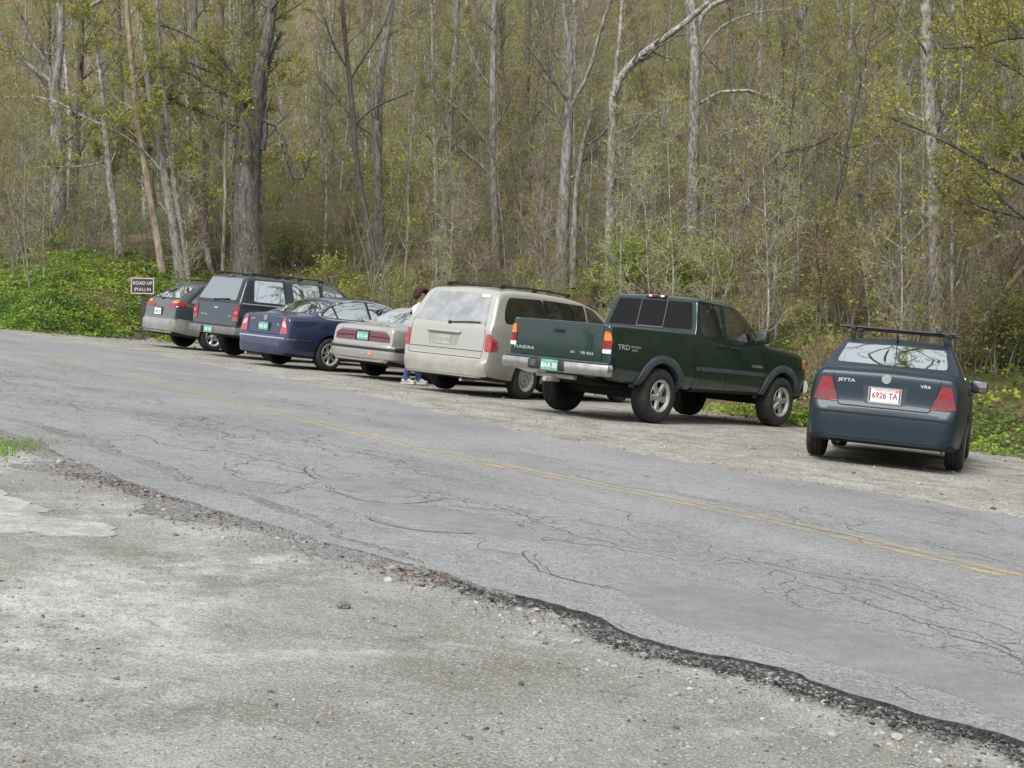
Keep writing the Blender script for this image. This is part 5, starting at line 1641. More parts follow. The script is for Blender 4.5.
def leafmat(name, c, tr=.35):
    m = mat(name, c, .7, var=.35, scale=1.3)
    nt = m.node_tree; p = nt.nodes['Principled BSDF']; out = nt.nodes['Material Output']
    t = nt.nodes.new('ShaderNodeBsdfTranslucent'); mx = nt.nodes.new('ShaderNodeMixShader'); mx.inputs[0].default_value = tr
    if p.inputs['Base Color'].is_linked: nt.links.new(p.inputs['Base Color'].links[0].from_socket, t.inputs['Color'])
    else: t.inputs['Color'].default_value = (*c, 1)
    nt.links.new(p.outputs[0], mx.inputs[1]); nt.links.new(t.outputs[0], mx.inputs[2]); nt.links.new(mx.outputs[0], out.inputs['Surface'])
    return m


LEAF = dict(
    bud=leafmat('leaf_bud_yellow_green', (.35, .37, .050)), olive=leafmat('leaf_bud_olive', (.28, .265, .062)),
    rust=leafmat('leaf_bud_rust', (.30, .185, .058)), green=leafmat('leaf_spring_green', (.19, .30, .040)),
    deep=leafmat('leaf_deep_green', (.095, .175, .028)), lime=leafmat('leaf_lime', (.29, .37, .055)))
LK = list(LEAF)


def nrm(v): return v / (np.linalg.norm(v) + 1e-9)


def branch(r, p, d, L, n, wob, up):
    P = [np.array(p, float)]; d = nrm(np.array(d, float)); st = L / (n - 1)
    for _ in range(n - 1):
        d = nrm(d + r.normal(0, wob, 3) + np.array([0, 0, up]))
        P.append(P[-1] + d * st)
    return np.array(P)


def at(P, t):
    x = t * (len(P) - 1); i = min(int(x), len(P) - 2); f = x - i
    return P[i] * (1 - f) + P[i + 1] * f, nrm(P[i + 1] - P[i])


def side_dir(r, d, ang, bias=None):
    a = r.normal(0, 1, 3); a -= d * (a @ d); a = nrm(a)
    return nrm(d * math.cos(ang) + a * math.sin(ang))


def ramify(r, P, rad0, T, C, tips, nb, nt_, Lb, Lt, lo=.25, up=.10, rb=.35):
    """side branches and twigs along a limb"""
    for _ in range(nb):
        t = r.uniform(lo, 1); p, d = at(P, t)
        L = Lb * r.uniform(.5, 1.2) * (1.15 - .5 * t)
        rr = max(.0045, rad0 * rb * (1.1 - t * .6))
        B = branch(r, p, side_dir(r, d, r.uniform(.5, 1.15)), L, 5, .16, up)
        C.add(B, np.linspace(rr, .0035, 5), 4)
        for _ in range(nt_):
            q, e = at(B, r.uniform(.2, 1))
            W = branch(r, q, side_dir(r, e, r.uniform(.4, 1.1)), Lt * r.uniform(.5, 1.3), 3, .18, up)
            C.add(W, np.array([.0042, .0032, .0022]), 3)
            tips.append(W)
        tips.append(B[-3:])


def tip_points(r, tips, per):
    if not tips or per <= 0: return np.zeros((0, 3))
    W = np.array(tips); n = int(len(W) * per)
    i = r.integers(0, len(W), n); t = r.uniform(.15, 1, n) * 2
    k = np.minimum(t.astype(int), 1); f = (t - k)[:, None]
    return W[i, k] * (1 - f) + W[i, k + 1] * f + r.normal(0, .02, (n, 3))


def tree_object(name, label, cat, group, T, C, tips, r, bark, twig, leaf, per, size):
    root = empty(name, label, cat, group)
    V, F = T.arrays()
    link('trunk', np_mesh('trunk', V, F, BARK[bark], smooth=True), root)
    V, F = C.arrays(); mi = np.zeros(len(F), int)
    pts = tip_points(r, tips, per)
    mats = [BARK[twig]] + [LEAF[k] for k, _ in leaf]
    if len(pts):
        LV, LF = leaves(pts, size, r)
        w = np.array([q for _, q in leaf], float); w /= w.sum()
        # neighbouring leaves open at the same time: clumps of one colour
        key = fbm(pts[:, 0] + pts[:, 2] * .7, pts[:, 1] + pts[:, 2] * .4, .9, int(r.integers(0, 999)), 2) + r.normal(0, .35, len(pts))
        order = key.argsort().argsort() / len(pts)
        lm = 1 + np.searchsorted(np.cumsum(w)[:-1], order)
        F = np.concatenate([F, LF + len(V)]) if len(V) else LF
        V = np.concatenate([V, LV]) if len(V) else LV; mi = np.concatenate([mi, lm])
    if len(V): link('crown', np_mesh('crown', V, F, mats, mi), root)
    return root


def proto_tree(seed, name, label, cat, group, H, r0, bark, first=.18, nl=18, Ll=2.6, nb=7, nt_=6, leaf=(('bud', 1),), per=3, size=.045, lean=.03, twig='twig', up=.14):
    r = np.random.default_rng(seed)
    T, C, tips = TB(), TB(), []
    P = branch(r, (0, 0, -.4), (r.normal(0, lean), r.normal(0, lean), 1), H, 12, .035, .05)
    T.add(P, r0 * np.linspace(1.0, .16, 12) * np.r_[1.25, 1.05, np.ones(10)], 9)
    for k in range(nl):
        t = first + (1 - first) * (k + r.uniform(0, 1)) / nl
        p, d = at(P, min(t, .99))
        rr = r0 * (1 - .85 * t) * r.uniform(.28, .55)
        L = Ll * r.uniform(.5, 1.25) * (1.1 - .55 * t)
        B = branch(r, p, side_dir(r, d, r.uniform(.75, 1.25)), L, 7, .13, up)
        T.add(B, np.linspace(max(rr, .009), .006, 7), 5)
        ramify(r, B, rr, T, C, tips, nb, nt_, .30 * L + .25, .34, .15, .08)
    return tree_object(name, label, cat, group, T, C, tips, r, bark, twig, leaf, per, size)


# ---- the individual trees of the photograph, each at its own distance
def ray3(u, v, y):
    cp, sp = math.cos(PITCH), math.sin(PITCH); cr, sr = math.cos(ROLL), math.sin(ROLL)
    fwd = np.array([0, cp, -sp]); r0 = np.array([1, 0, 0]); u0 = np.cross(r0, fwd)
    d = fwd * FOC + (cr * r0 + sr * u0) * (u - 512) - (-sr * r0 + cr * u0) * (v - 384)
    t = y / d[1]
    return np.array([d[0] * t, d[1] * t, CAM_H + d[2] * t])


UPV = np.array(UPR.to_3x3() @ Vector((0, 0, 1)))


def hero(seed, name, label, bark, stems, limbs=(), leaf=(('bud', 2), ('olive', 1)), per=2.2, size=.042, nb=10, nt_=8, extra=8, Ll=2.0, base=None, cat='tree', group=None, top=8.5, twig='twig', dbl=0):
    """stems / limbs: (picture points, width at the start and end in px); the first stem carries on above the frame"""
    r = np.random.default_rng(seed)
    u0, v0 = base or stems[0][0][0]
    bx, by, bz = hill_hit(u0, v0)
    T, C, tips = TB(), TB(), []
    Q = np.array(UPR.to_3x3().inverted())          # into the tree's own upright frame
    org = np.array([bx, by, bz])

    def path(pts, depth0, n, wob):
        L = [ray3(u, v, depth0) for u, v in pts]
        P = chaikin(L, 1)
        d = np.r_[0, np.cumsum(np.linalg.norm(np.diff(P, axis=0), axis=1))]
        t = np.linspace(0, d[-1], n)
        R = np.stack([np.interp(t, d, P[:, k]) for k in range(3)], -1)
        return R
    allp = []
    for si, (pts, w0, w1) in enumerate(stems):
        yb = by + (r.uniform(-.15, .15) if si else 0)
        P = path(pts, yb, 12, 0)
        if si == 0:
            P[0] = P[0] - UPV * .4
        sw = np.cumsum(r.normal(0, .05, 12)) * .5; sw -= sw[0]
        P[:, 1] += sw
        s = by / FOC / 2
        rad_ = np.linspace(w0 * s, w1 * s, 12)
        if si == 0: rad_[0] *= 1.18; rad_[1] *= 1.04
        if top and pts[-1][1] <= 60:
            d = nrm(P[-1] - P[-3]); E = branch(r, P[-1], d, top, 7, .04, .03)
            T.add(E, np.linspace(rad_[-1], .02, 7), 8)
            for k in range(9):
                p, dd = at(E, r.uniform(.02, .95)); B = branch(r, p, side_dir(r, dd, r.uniform(.6, 1.2)), max(Ll, 2.6) * r.uniform(.7, 1.6), 7, .13, .10)
                T.add(B, np.linspace(max(.05, rad_[-1] * .7), .016, 7), 5); ramify(r, B, .06, T, C, tips, nb, nt_, .9, .34)
        T.add(P, rad_, 10); allp.append((P, rad_))
    for pts, w0, w1 in limbs:
        s = by / FOC / 2
        P = path(pts, by, 9, 0)
        P[:, 1] += np.linspace(0, 1, 9) * r.uniform(-1.0, .8)
        T.add(P, np.linspace(w0 * s, max(w1 * s, .006), 9), 6)
        ramify(r, P, w0 * s, T, C, tips, int(nb * 1.6), nt_, .30 * np.linalg.norm(P[-1] - P[0]) + .35, .36, .15)
    for k in range(extra):
        P, rr = allp[int(r.integers(0, len(allp)))]
        t = r.uniform(.35, .98); p, d = at(P, t)
        B = branch(r, p, side_dir(r, d, r.uniform(.7, 1.2)), Ll * r.uniform(.4, 1.1), 7, .15, .10)
        T.add(B, np.linspace(max(.008, rr[int(t * 11)] * .28), .005, 7), 5)
        ramify(r, B, .018, T, C, tips, nb, nt_, .55, .32)
    # move into local coordinates
    for tb in (T, C):
        for k in tb.g: tb.g[k] = [((np.array(P) - org) @ Q.T, R) for P, R in tb.g[k]]
    tips = [(np.array(W) - org) @ Q.T for W in tips]
    root = tree_object(name, label, cat, group, T, C, tips, r, bark, twig, leaf, per, size)
    return place(root, bx, by, bz, 0, True)


def build_heroes():
    G = (('bud', 3), ('olive', 2)); N = (('olive', 1), ('rust', 1)); RS = (('rust', 2), ('olive', 1))
    hero(1, 'old_tree', 'thick dark trunk with rough bark behind the dark sport utility vehicle', 'rough',
         [([(248, 283), (247, 240), (246, 200), (249, 150), (252, 112), (254, 100)], 30, 24), ([(255, 108), (260, 70), (270, 30), (276, -30)], 13, 9)],
         [([(262, 150), (266, 128), (262, 100), (268, 60), (280, 30)], 7, 3), ([(262, 120), (280, 126), (286, 160), (296, 186), (304, 172), (309, 150)], 5, 2), ([(250, 108), (215, 90), (180, 66), (140, 64), (118, 68)], 4, 2), ([(258, 100), (240, 82), (205, 72), (190, 64)], 4, 2), ([(258, 85), (282, 86), (300, 70)], 3, 1.5), ([(252, 100), (225, 60), (190, 35), (150, 25)], 5, 2)], G, 12, .050, extra=9, Ll=3.0, nt_=8)
    hero(2, 'forked_tree', 'grey forked tree above the bank at the far left, a limb sweeping out left', 'grey',
         [([(58, 236), (60, 180), (57, 125), (54, 82)], 17, 12), ([(55, 90), (62, 40), (60, -20)], 8, 6)],
         [([(54, 84), (30, 66), (12, 50), (-8, 18)], 6, 3), ([(54, 82), (48, 62), (32, 42), (22, 8)], 6, 3), ([(56, 110), (40, 100), (20, 95), (-5, 100)], 3, 1.5)], G, 7, .046, extra=9)
    hero(3, 'slender_tree', 'slender pale tree left of the brown sign with a long arching branch', 'pale',
         [([(121, 256), (115, 215), (109, 160), (105, 118)], 8.5, 6), ([(106, 122), (100, 70), (92, 20)], 5, 3)],
         [([(108, 132), (120, 113), (150, 96), (185, 90), (216, 90)], 3.6, 2), ([(106, 126), (85, 118), (60, 102), (30, 95)], 2.6, 1.4), ([(112, 160), (90, 165), (60, 166), (30, 165)], 2.2, 1.2)], G, 10, .048, extra=10)
    hero(4, 'leaning_tree', 'tan leaning trunk, first of the leaning clump above the station wagon', 'tan', [([(164, 274), (152, 212), (141, 142), (136, 105), (130, 40), (126, -5)], 8, 5)], [], G, 9, .048, extra=12, Ll=2.6)
    hero(5, 'leaning_tree', 'grey double stemmed leaning tree with a dark branch drooping left, above the station wagon', 'grey',
         [([(181, 278), (172, 215), (160, 150), (150, 98), (140, 20)], 9.5, 6), ([(178, 272), (168, 200), (168, 120), (160, 50)], 6, 4), ([(188, 275), (178, 205), (166, 135), (148, 95)], 5, 3)],
         [([(174, 222), (150, 192), (128, 172), (108, 160)], 3.6, 2), ([(168, 180), (150, 155), (125, 135), (108, 128)], 3, 1.6)], G, 9, .048, extra=12, Ll=2.6)
    hero(6, 'broken_trunk', 'short white broken trunk sticking up behind the station wagon', 'pale', [([(212, 274), (208, 258), (203, 241)], 6, 7)], [], G, 0, extra=0, top=0)
    hero(7, 'thin_tree', 'thin pale twin stems just left of the thick dark trunk', 'pale', [([(233, 266), (234, 190), (235, 110), (232, 40)], 5.5, 4), ([(239, 266), (240, 190), (238, 105), (241, 30)], 4.5, 3)], [], G, 4, .045, extra=6)
    hero(8, 'thin_tree', 'thin grey tree halfway between the leaning clump and the thick dark trunk', 'grey', [([(206, 238), (204, 170), (202, 105), (196, 30)], 6, 4.5)], [], G, 4, extra=7)
    hero(9, 'thin_tree', 'thin grey tree just right of the leaning clump', 'grey', [([(192, 228), (189, 160), (188, 100), (184, 10)], 5, 4)], [], G, 4, extra=7)
    hero(10, 'slender_tree', 'dark slender tree leaning left behind the navy sedan', 'dark', [([(377, 276), (366, 218), (356, 162), (354, 122), (347, 60), (341, -10)], 6.5, 4)],
         [([(355, 124), (375, 106), (400, 98), (425, 85)], 2.6, 1.3), ([(353, 118), (335, 96), (322, 78)], 2.3, 1.2), ([(350, 80), (366, 56), (385, 30), (394, 4)], 2.5, 1.3), ([(349, 70), (335, 50), (326, 20)], 2.2, 1.2)], N, 2.2, extra=4)
    hero(11, 'tall_tree', 'tall grey trunk right beside the dark slender leaning tree', 'grey', [([(380, 262), (377, 180), (377, 90), (389, 15), (394, -20)], 11, 8)], [], N, 2, extra=8)
    hero(12, 'tall_tree', 'tall grey trunk behind the woman in the white jacket', 'grey', [([(443, 258), (446, 190), (449, 130), (455, 60), (457, -10)], 9.5, 6.5)], [([(449, 125), (440, 110), (430, 85), (425, 60)], 3, 1.5)], N, 1.6, extra=8)
    hero(13, 'broken_trunk', 'orange tan snag with a broken top above the minivan', 'tan', [([(465, 236), (466, 180), (464, 122)], 8, 7)], [], N, 0, extra=0, top=0)
    hero(14, 'tall_tree', 'straight grey tree with two limbs climbing left, above the minivan', 'grey', [([(497, 268), (494, 205), (493, 140), (493, 60), (495, -20)], 8.5, 6)],
         [([(494, 180), (480, 163), (462, 151), (446, 131), (437, 106)], 4.2, 2), ([(493, 152), (478, 130), (463, 112), (445, 95), (430, 90)], 3.6, 1.8), ([(493, 128), (503, 116), (512, 92)], 2.4, 1.2), ([(493, 90), (478, 70), (468, 40), (455, 15)], 3, 1.5)], N, 1.8, extra=6)
    hero(15, 'vase_shaped_tree', 'vase shaped grey tree behind the front of the minivan, branching low', 'grey',
         [([(561, 290), (562, 232), (566, 170), (569, 100)], 14, 9), ([(573, 288), (574, 228), (578, 172), (586, 132), (594, 108)], 8, 4), ([(570, 104), (572, 62), (565, 20), (563, -15)], 6, 4)],
         [([(569, 102), (556, 86), (540, 66), (523, 45)], 4.5, 2), ([(570, 108), (590, 72), (600, 30), (615, -10)], 4.5, 2.5), ([(582, 148), (600, 138), (613, 122), (618, 100)], 3, 1.5), ([(578, 165), (596, 150), (608, 130)], 2.6, 1.4), ([(566, 130), (552, 110), (535, 100)], 3, 1.5), ([(568, 75), (550, 45), (535, 10)], 3, 1.5)], N, 1.6, extra=6)
    hero(16, 'arching_tree', 'pale trunk sending one thick bare limb arching up to the right', 'pale',
         [([(611, 288), (610, 222), (612, 160), (613, 95)], 11.5, 8), ([(613, 100), (618, 55), (622, 5)], 5, 3.5)],
         [([(613, 96), (622, 73), (640, 56), (660, 42), (685, 25), (706, 6)], 8, 5), ([(615, 150), (630, 140), (640, 128)], 2.4, 1.2)], N, 1.4, extra=5)
    hero(17, 'birch_tree', 'straight pale blotched trunk above the pickup cab with an arched side branch', 'pale',
         [([(692, 274), (692, 205), (694, 120), (694, 50)], 13.5, 9.5), ([(694, 54), (690, 15), (683, -15)], 7, 5), ([(695, 44), (700, 16), (714, 4), (742, -6)], 6.5, 4)],
         [([(698, 104), (706, 96), (727, 90), (752, 90), (776, 97), (800, 120), (822, 141), (850, 158), (882, 177)], 3.6, 1.6), ([(697, 60), (715, 30), (745, 15), (790, 10)], 2.5, 1.2)], N, 1.2, extra=4)
    hero(18, 'small_tree', 'small dark tree above the pickup opening into a vase of branches', 'dark', [([(775, 285), (775, 222), (776, 152)], 6.5, 5)],
         [([(776, 152), (763, 135), (750, 118)], 3, 1.5), ([(776, 152), (785, 122), (783, 80), (788, 30), (786, -10)], 4.2, 2.5), ([(777, 153), (800, 149), (823, 142), (845, 128)], 3, 1.5), ([(775, 158), (760, 148), (745, 146)], 2, 1)], RS, 2.6, extra=3)
    hero(19, 'tall_tree', 'grey trunk high on the slope just right of the small dark vase shaped tree', 'grey', [([(808, 212), (810, 140), (805, 70), (800, -10)], 10, 8)], [], RS, 1.6, extra=7)
    hero(20, 'forked_sapling', 'little dark forked sapling between the pale blotched trunk and the small dark tree', 'dark', [([(733, 268), (729, 232), (724, 196), (723, 168)], 5.5, 3)],
         [([(734, 238), (743, 216), (747, 193)], 3, 1.4), ([(725, 197), (712, 190), (700, 182)], 2, 1)], N, 1.6, extra=2, Ll=1.2)
    hero(21, 'tall_tree', 'grey and tan trunk above the roof rack, left of the birch like trunk', 'grey', [([(908, 262), (904, 170), (902, 100), (898, 40), (905, -5)], 9, 7)], [([(902, 90), (910, 75), (915, 60)], 4, 2)], RS, 2, extra=6)
    hero(22, 'birch_tree', 'patchy birch like trunk rising behind the roof rack, forking halfway up', 'pale',
         [([(936, 342), (934, 235), (932, 150), (927, 60), (925, -10)], 14, 10), ([(937, 142), (945, 112), (950, 55), (955, -5)], 7, 5)], [], G, 4, .045, extra=8)
    hero(23, 'big_tree', 'big tree at the right edge with branches reaching across above the slate sedan', 'dark', [([(1056, 392), (1052, 250), (1048, 120), (1046, -10)], 24, 18)],
         [([(1048, 195), (1000, 172), (960, 150), (920, 130), (888, 118)], 5.5, 2), ([(1046, 36), (1000, 42), (965, 54), (928, 58)], 4.5, 2), ([(1048, 90), (1010, 60), (985, 45), (970, 30)], 4, 2), ([(1050, 230), (1020, 215), (990, 210), (960, 190)], 3, 1.3)], G, 10, .05, extra=9, Ll=2.6)
    hero(24, 'leaning_tree', 'leaning bare trunk slanting up to the right behind the slate sedan', 'tan', [([(964, 352), (985, 318), (1008, 286), (1040, 250), (1080, 190)], 7, 6)], [([(1000, 296), (1002, 270), (1008, 245)], 3, 1.5)], RS, 1.6, extra=5)
    hero(25, 'slender_tree', 'dark slender trunk near the right edge above the leaning bare trunk', 'dark', [([(998, 300), (998, 235), (990, 180), (960, 110), (955, 40)], 5.5, 4)], [], RS, 2, extra=6)


BUSH_AT = []
FILL = [
    ('forest_tree', 'tall bare grey tree standing among others high on the wooded hillside', 'tall bare trees on the wooded hillside'),
    ('young_tree', 'slim young tree in yellow green bud on the wooded hillside', 'slim young trees in bud on the hillside'),
    ('rusty_sapling', 'thin sapling with rust tinged buds on the slope behind the cars', 'rust tinged saplings behind the cars'),
]


def build_forest():
    G = (('bud', 3), ('olive', 2)); N = (('olive', 2), ('rust', 1)); RS = (('rust', 3), ('olive', 2))
    big, mid, sap = [], [], []
    nm, lb, gp = FILL[0]
    for k in range(5):
        big.append(proto_tree(100 + k, nm, lb, 'tree', gp, 13 + k, .10 + .016 * k, ['grey', 'grey', 'pale', 'grey', 'dark'][k], first=.12, nl=22, Ll=2.4, nb=7, nt_=6, leaf=(N, G, N, N, G)[k], per=(2.5, 4.5, 1.5, 3, 5)[k], size=.048))
    nm, lb, gp = FILL[1]
    for k in range(5):
        mid.append(proto_tree(200 + k, nm, lb, 'tree', gp, 6.5 + k * .8, .036 + .006 * k, ['grey', 'pale', 'dark', 'grey', 'pale'][k], first=.10, nl=20, Ll=1.5, nb=6, nt_=6, leaf=G, per=(6, 4, 5, 7, 3)[k], size=.045, lean=.08))
    nm, lb, gp = FILL[2]
    for k in range(4):
        sap.append(proto_tree(300 + k, nm, lb, 'sapling', gp, 3.6 + k * .7, .018 + .004 * k, ['pale', 'grey', 'pale', 'grey'][k], first=.06, nl=16, Ll=1.1, nb=5, nt_=5, leaf=(RS, RS, G, N)[k], per=(4, 4.5, 5, 3)[k], size=.038, lean=.12, twig='twig_pale' if k % 2 == 0 else 'twig'))
    pole = []
    nm, lb, gp = 'pole_tree', 'thin pale pole like tree in the crowded wood far up the slope', 'thin pale trees far up the slope'
    for k in range(5):
        pole.append(proto_tree(600 + k, nm, lb, 'tree', gp, 9.5 + k, .055 + .009 * k, ['pale', 'grey', 'pale', 'grey', 'pale'][k], first=.06, nl=24, Ll=1.7, nb=6, nt_=5, leaf=(G, N, G, G, N)[k], per=(3, 2, 4, 2.5, 1.5)[k], size=.05, lean=.05, twig='twig_pale' if k % 2 else 'twig'))
    r = np.random.default_rng(77)
    pts = []
    used = set()

    def spread(n, smin, smax, md, protos, xlo=-.40, xhi=.42, bias=1.0, ycap=125, cond=None):
        k = 0; tries = 0
        while k < n and tries < n * 60:
            tries += 1
            y = 20 + (ycap - 20) * r.uniform(0, 1) ** bias
            x = r.uniform(xlo, xhi) * y
            s = float(foot_dist([x], [y])[0])
            if s < smin or s > smax: continue
            if cond and not cond(x, y, s): continue
            if y < 60 and any(abs(x - bx * y / by) < bw and by - 5 < y < by + .3 for bx, by, bw in BUSH_AT): continue
            if any((x - a) ** 2 + (y - b) ** 2 < md * md for a, b in pts[-600:]): continue
            pts.append((x, y)); k += 1
            j = int(r.integers(0, len(protos))); p = protos[j]
            o = p if id(p) not in used else copy_tree(p)
            used.add(id(p))
            sc = r.uniform(.8, 1.2)
            z = float(ground_z(np.array([x]), np.array([y]))[0])
            place(o, x, y, z, r.uniform(0, 6.28), True)
            o.matrix_world = o.matrix_world @ Matrix.Diagonal((sc, sc, sc * r.uniform(.9, 1.1), 1))
    spread(64, 10, 85, 2.4, big, bias=.8)
    spread(84, 3, 55, 1.5, mid, ycap=95)
    spread(165, 24, 110, 1.5, pole, bias=.75, ycap=150)
    rightish = lambda x, y, s: (x / y > .02 and r.uniform() < .9) or r.uniform() < .35
    spread(110, 1.6, 16, .7, sap, ycap=62, cond=rightish)


def shrub_arrays(seed, H, nst, leaf_n, size, spread=.5):
    r = np.random.default_rng(seed)
    C, tips = TB(), []
    for _ in range(nst):
        a = r.uniform(0, 6.28); p = (r.normal(0, .12), r.normal(0, .12), -.05)
        L = H * r.uniform(.6, 1.15)
        P = branch(r, p, (math.cos(a) * spread * r.uniform(.2, 1), math.sin(a) * spread * r.uniform(.2, 1), 1), L, 6, .10, .05)
        C.add(P, np.linspace(.010, .003, 6), 3)
        for _ in range(6):
            q, d = at(P, r.uniform(.25, 1)); W = branch(r, q, side_dir(r, d, r.uniform(.4, 1.0)), .38 * r.uniform(.5, 1.3), 3, .15, .12)
            C.add(W, np.array([.004, .003, .002]), 3); tips.append(W)
    V, F = C.arrays()
    pts = tip_points(r, tips, leaf_n)
    LV, LF = leaves(pts, size, r) if len(pts) else (np.zeros((0, 3)), np.zeros((0, 4), int))
    return V, F, LV, LF


def build_undergrowth():
    """countless thin stems and twigs covering the slope: one mass"""
    r = np.random.default_rng(5)
    P = [shrub_arrays(400 + k, H, n, ln, sz, sp) for k, (H, n, ln, sz, sp) in enumerate(((1.0, 7, 8, .045, .6), (1.4, 7, 6, .042, .5), (2.2, 6, 5, .04, .4), (.7, 8, 11, .05, .8), (1.7, 8, 1.2, .036, .6)))]
    mats = [BARK['twig'], BARK['twig_pale'], LEAF['bud'], LEAF['olive'], LEAF['rust'], LEAF['green'], LEAF['deep']]
    VV, FF, MM = [], [], []; b = 0
    n = 0
    while n < 1600:
        far = n >= 1050
        y = 58 + 70 * r.uniform() if far else 22 + 58 * r.uniform() ** 1.3; x = r.uniform(-.39, .42) * y
        s = float(foot_dist([x], [y])[0])
        if s < .9 or s > (110 if far else 45): continue
        right = x / y > .10
        left = x / y < -.20
        if any(abs(x - bx * y / by) < bw and by - 5 < y < by + .6 for bx, by, bw in BUSH_AT): continue
        if left and s < 4.5 and r.uniform() < .85: continue
        V, F, LV, LF = P[int(r.integers(0, 5))]
        a = r.uniform(0, 6.28); ca, sa = math.cos(a), math.sin(a); sc = r.uniform(1.2, 2.2) if far else r.uniform(.6, 1.25)
        R = np.array([[ca, -sa, 0], [sa, ca, 0], [0, 0, 1]]) * sc
        z = float(ground_z(np.array([x]), np.array([y]))[0])
        for (v, f, leafy) in ((V, F, 0), (LV, LF, 1)):
            if not len(v): continue
            VV.append(v @ R.T + np.array([x, y, z])); FF.append(f + b); b += len(v)
            if leafy:
                q = r.uniform()
                if right: k = 4 if q < .32 else (3 if q < .66 else (2 if q < .92 else 5))
                elif left: k = 5 if q < .35 else (2 if q < .65 else (6 if q < .8 else 3))
                else: k = 2 if q < .42 else (3 if q < .68 else (5 if q < .92 else 4))
            else: k = 1 if r.uniform() < (.5 if right else .25) else 0
            MM.append(np.full(len(f), k))
        n += 1
    o = link('undergrowth', np_mesh('undergrowth', np.concatenate(VV), np.concatenate(FF), mats, np.concatenate(MM))); o['kind'] = 'stuff'


def build_ground_cover():
    r = np.random.default_rng(8)
    # lush low plants on the bank left of the sign
    def field(name, n, sampler, size, hgt, keys, probs, dens):
        P = []
        while sum(len(p) for p in P) < n:
            x, y = sampler(30000)
            s = foot_dist(x, y)
            d = dens(x, y, s)
            k = r.uniform(0, 1, len(x)) < d
            x, y = x[k], y[k]
            cl = fbm(x, y, 2.2, 51, 3)
            z = ground_z(x, y) + (r.uniform(0, 1, len(x)) ** .8) * hgt * (.35 + .9 * np.clip(cl + .5, 0, 1.3))
            P.append(np.stack([x, y, z], -1))
        P = np.concatenate(P)[:n]
        V, F = leaves(P, size, r, .55, .7)
        key = fbm(P[:, 0], P[:, 1], 1.3, 88, 3) + r.normal(0, .22, len(P))
        order = key.argsort().argsort() / len(P)
        mi = np.searchsorted(np.cumsum(probs)[:-1] / sum(probs), order)
        o = link(name, np_mesh(name, V, F, [LEAF[k] for k in keys], mi)); o['kind'] = 'stuff'

    def samp(ylo, yhi, a, b):
        def f(n):
            y = r.uniform(ylo, yhi, n); x = r.uniform(a, b, n) * y
            return x, y
        return f
    sx, sy = unproject(143, 340)
    lush = lambda x, y, s: ~((np.abs(x - sx * y / sy) < .30) & (y < sy + .25)) * np.clip((s + .25) * 4, 0, 1) * np.clip(1.2 - s / 5.2, 0, 1) * np.clip((-x / y - .165) * 12, 0, 1) * np.clip(.75 + .9 * fbm(x, y, .55, 14), .05, 1)
    field('bank_ground_cover', 85000, samp(30, 60, -.42, -.16), .062, .11, ['deep', 'green', 'lime'], [.26, .44, .30], lush)
    strip = lambda x, y, s: np.clip((s + .9) * 2, 0, 1) * np.clip(1.2 - s / 1.6, 0, 1) * (fbm(x, y, .35, 19, 2) > -.25) * np.clip(.6 + fbm(x, y, 1.2, 23), 0, 1)
    field('verge_plants', 11000, samp(14, 40, -.20, .45), .060, .16, ['deep', 'green', 'lime'], [.25, .5, .25], strip)
    px, py = unproject(800, 424)
    tuft = lambda x, y, s: np.clip(1.3 - np.hypot((x - px) / .55, (y - py) / .9), 0, 1) * np.clip(.7 + fbm(x, y, 2.0, 77), 0, 1)
    field('wheel_side_plants', 1500, samp(py - 2, py + 2, (px - 1) / py, (px + 1) / py), .055, .15, ['deep', 'green', 'lime'], [.2, .5, .3], tuft)
    wood = lambda x, y, s: np.clip((s - .8), 0, 1) * np.clip(.15 + 1.6 * (fbm(x, y, .20, 37, 3) + .12), 0, 1)
    field('woodland_herbs', 46000, samp(20, 85, -.40, .42), .085, .25, ['deep', 'olive', 'green', 'bud'], [.2, .3, .28, .22], wood)
    # grass at the left edge of the lot
    n = 420
    cx, cy = unproject(0, 450)
    q = np.array([cx, cy]) + r.normal(0, 1, (n, 2)) * np.array([.13, .40])
    z = flat_z(q[:, 0], q[:, 1]); a = r.uniform(0, 6.28, n); h = r.uniform(.03, .11, n)
    dx, dy = np.cos(a) * .004, np.sin(a) * .004; lx, ly = r.normal(0, .04, n), r.normal(0, .04, n)
    V = np.stack([np.stack([q[:, 0] - dx, q[:, 1] - dy, z], -1), np.stack([q[:, 0] + dx, q[:, 1] + dy, z], -1), np.stack([q[:, 0] + lx, q[:, 1] + ly, z + h], -1)], 1).reshape(-1, 3)
    o = link('grass', np_mesh('grass', V, np.arange(n * 3).reshape(n, 3), LEAF['green'])); o['kind'] = 'stuff'


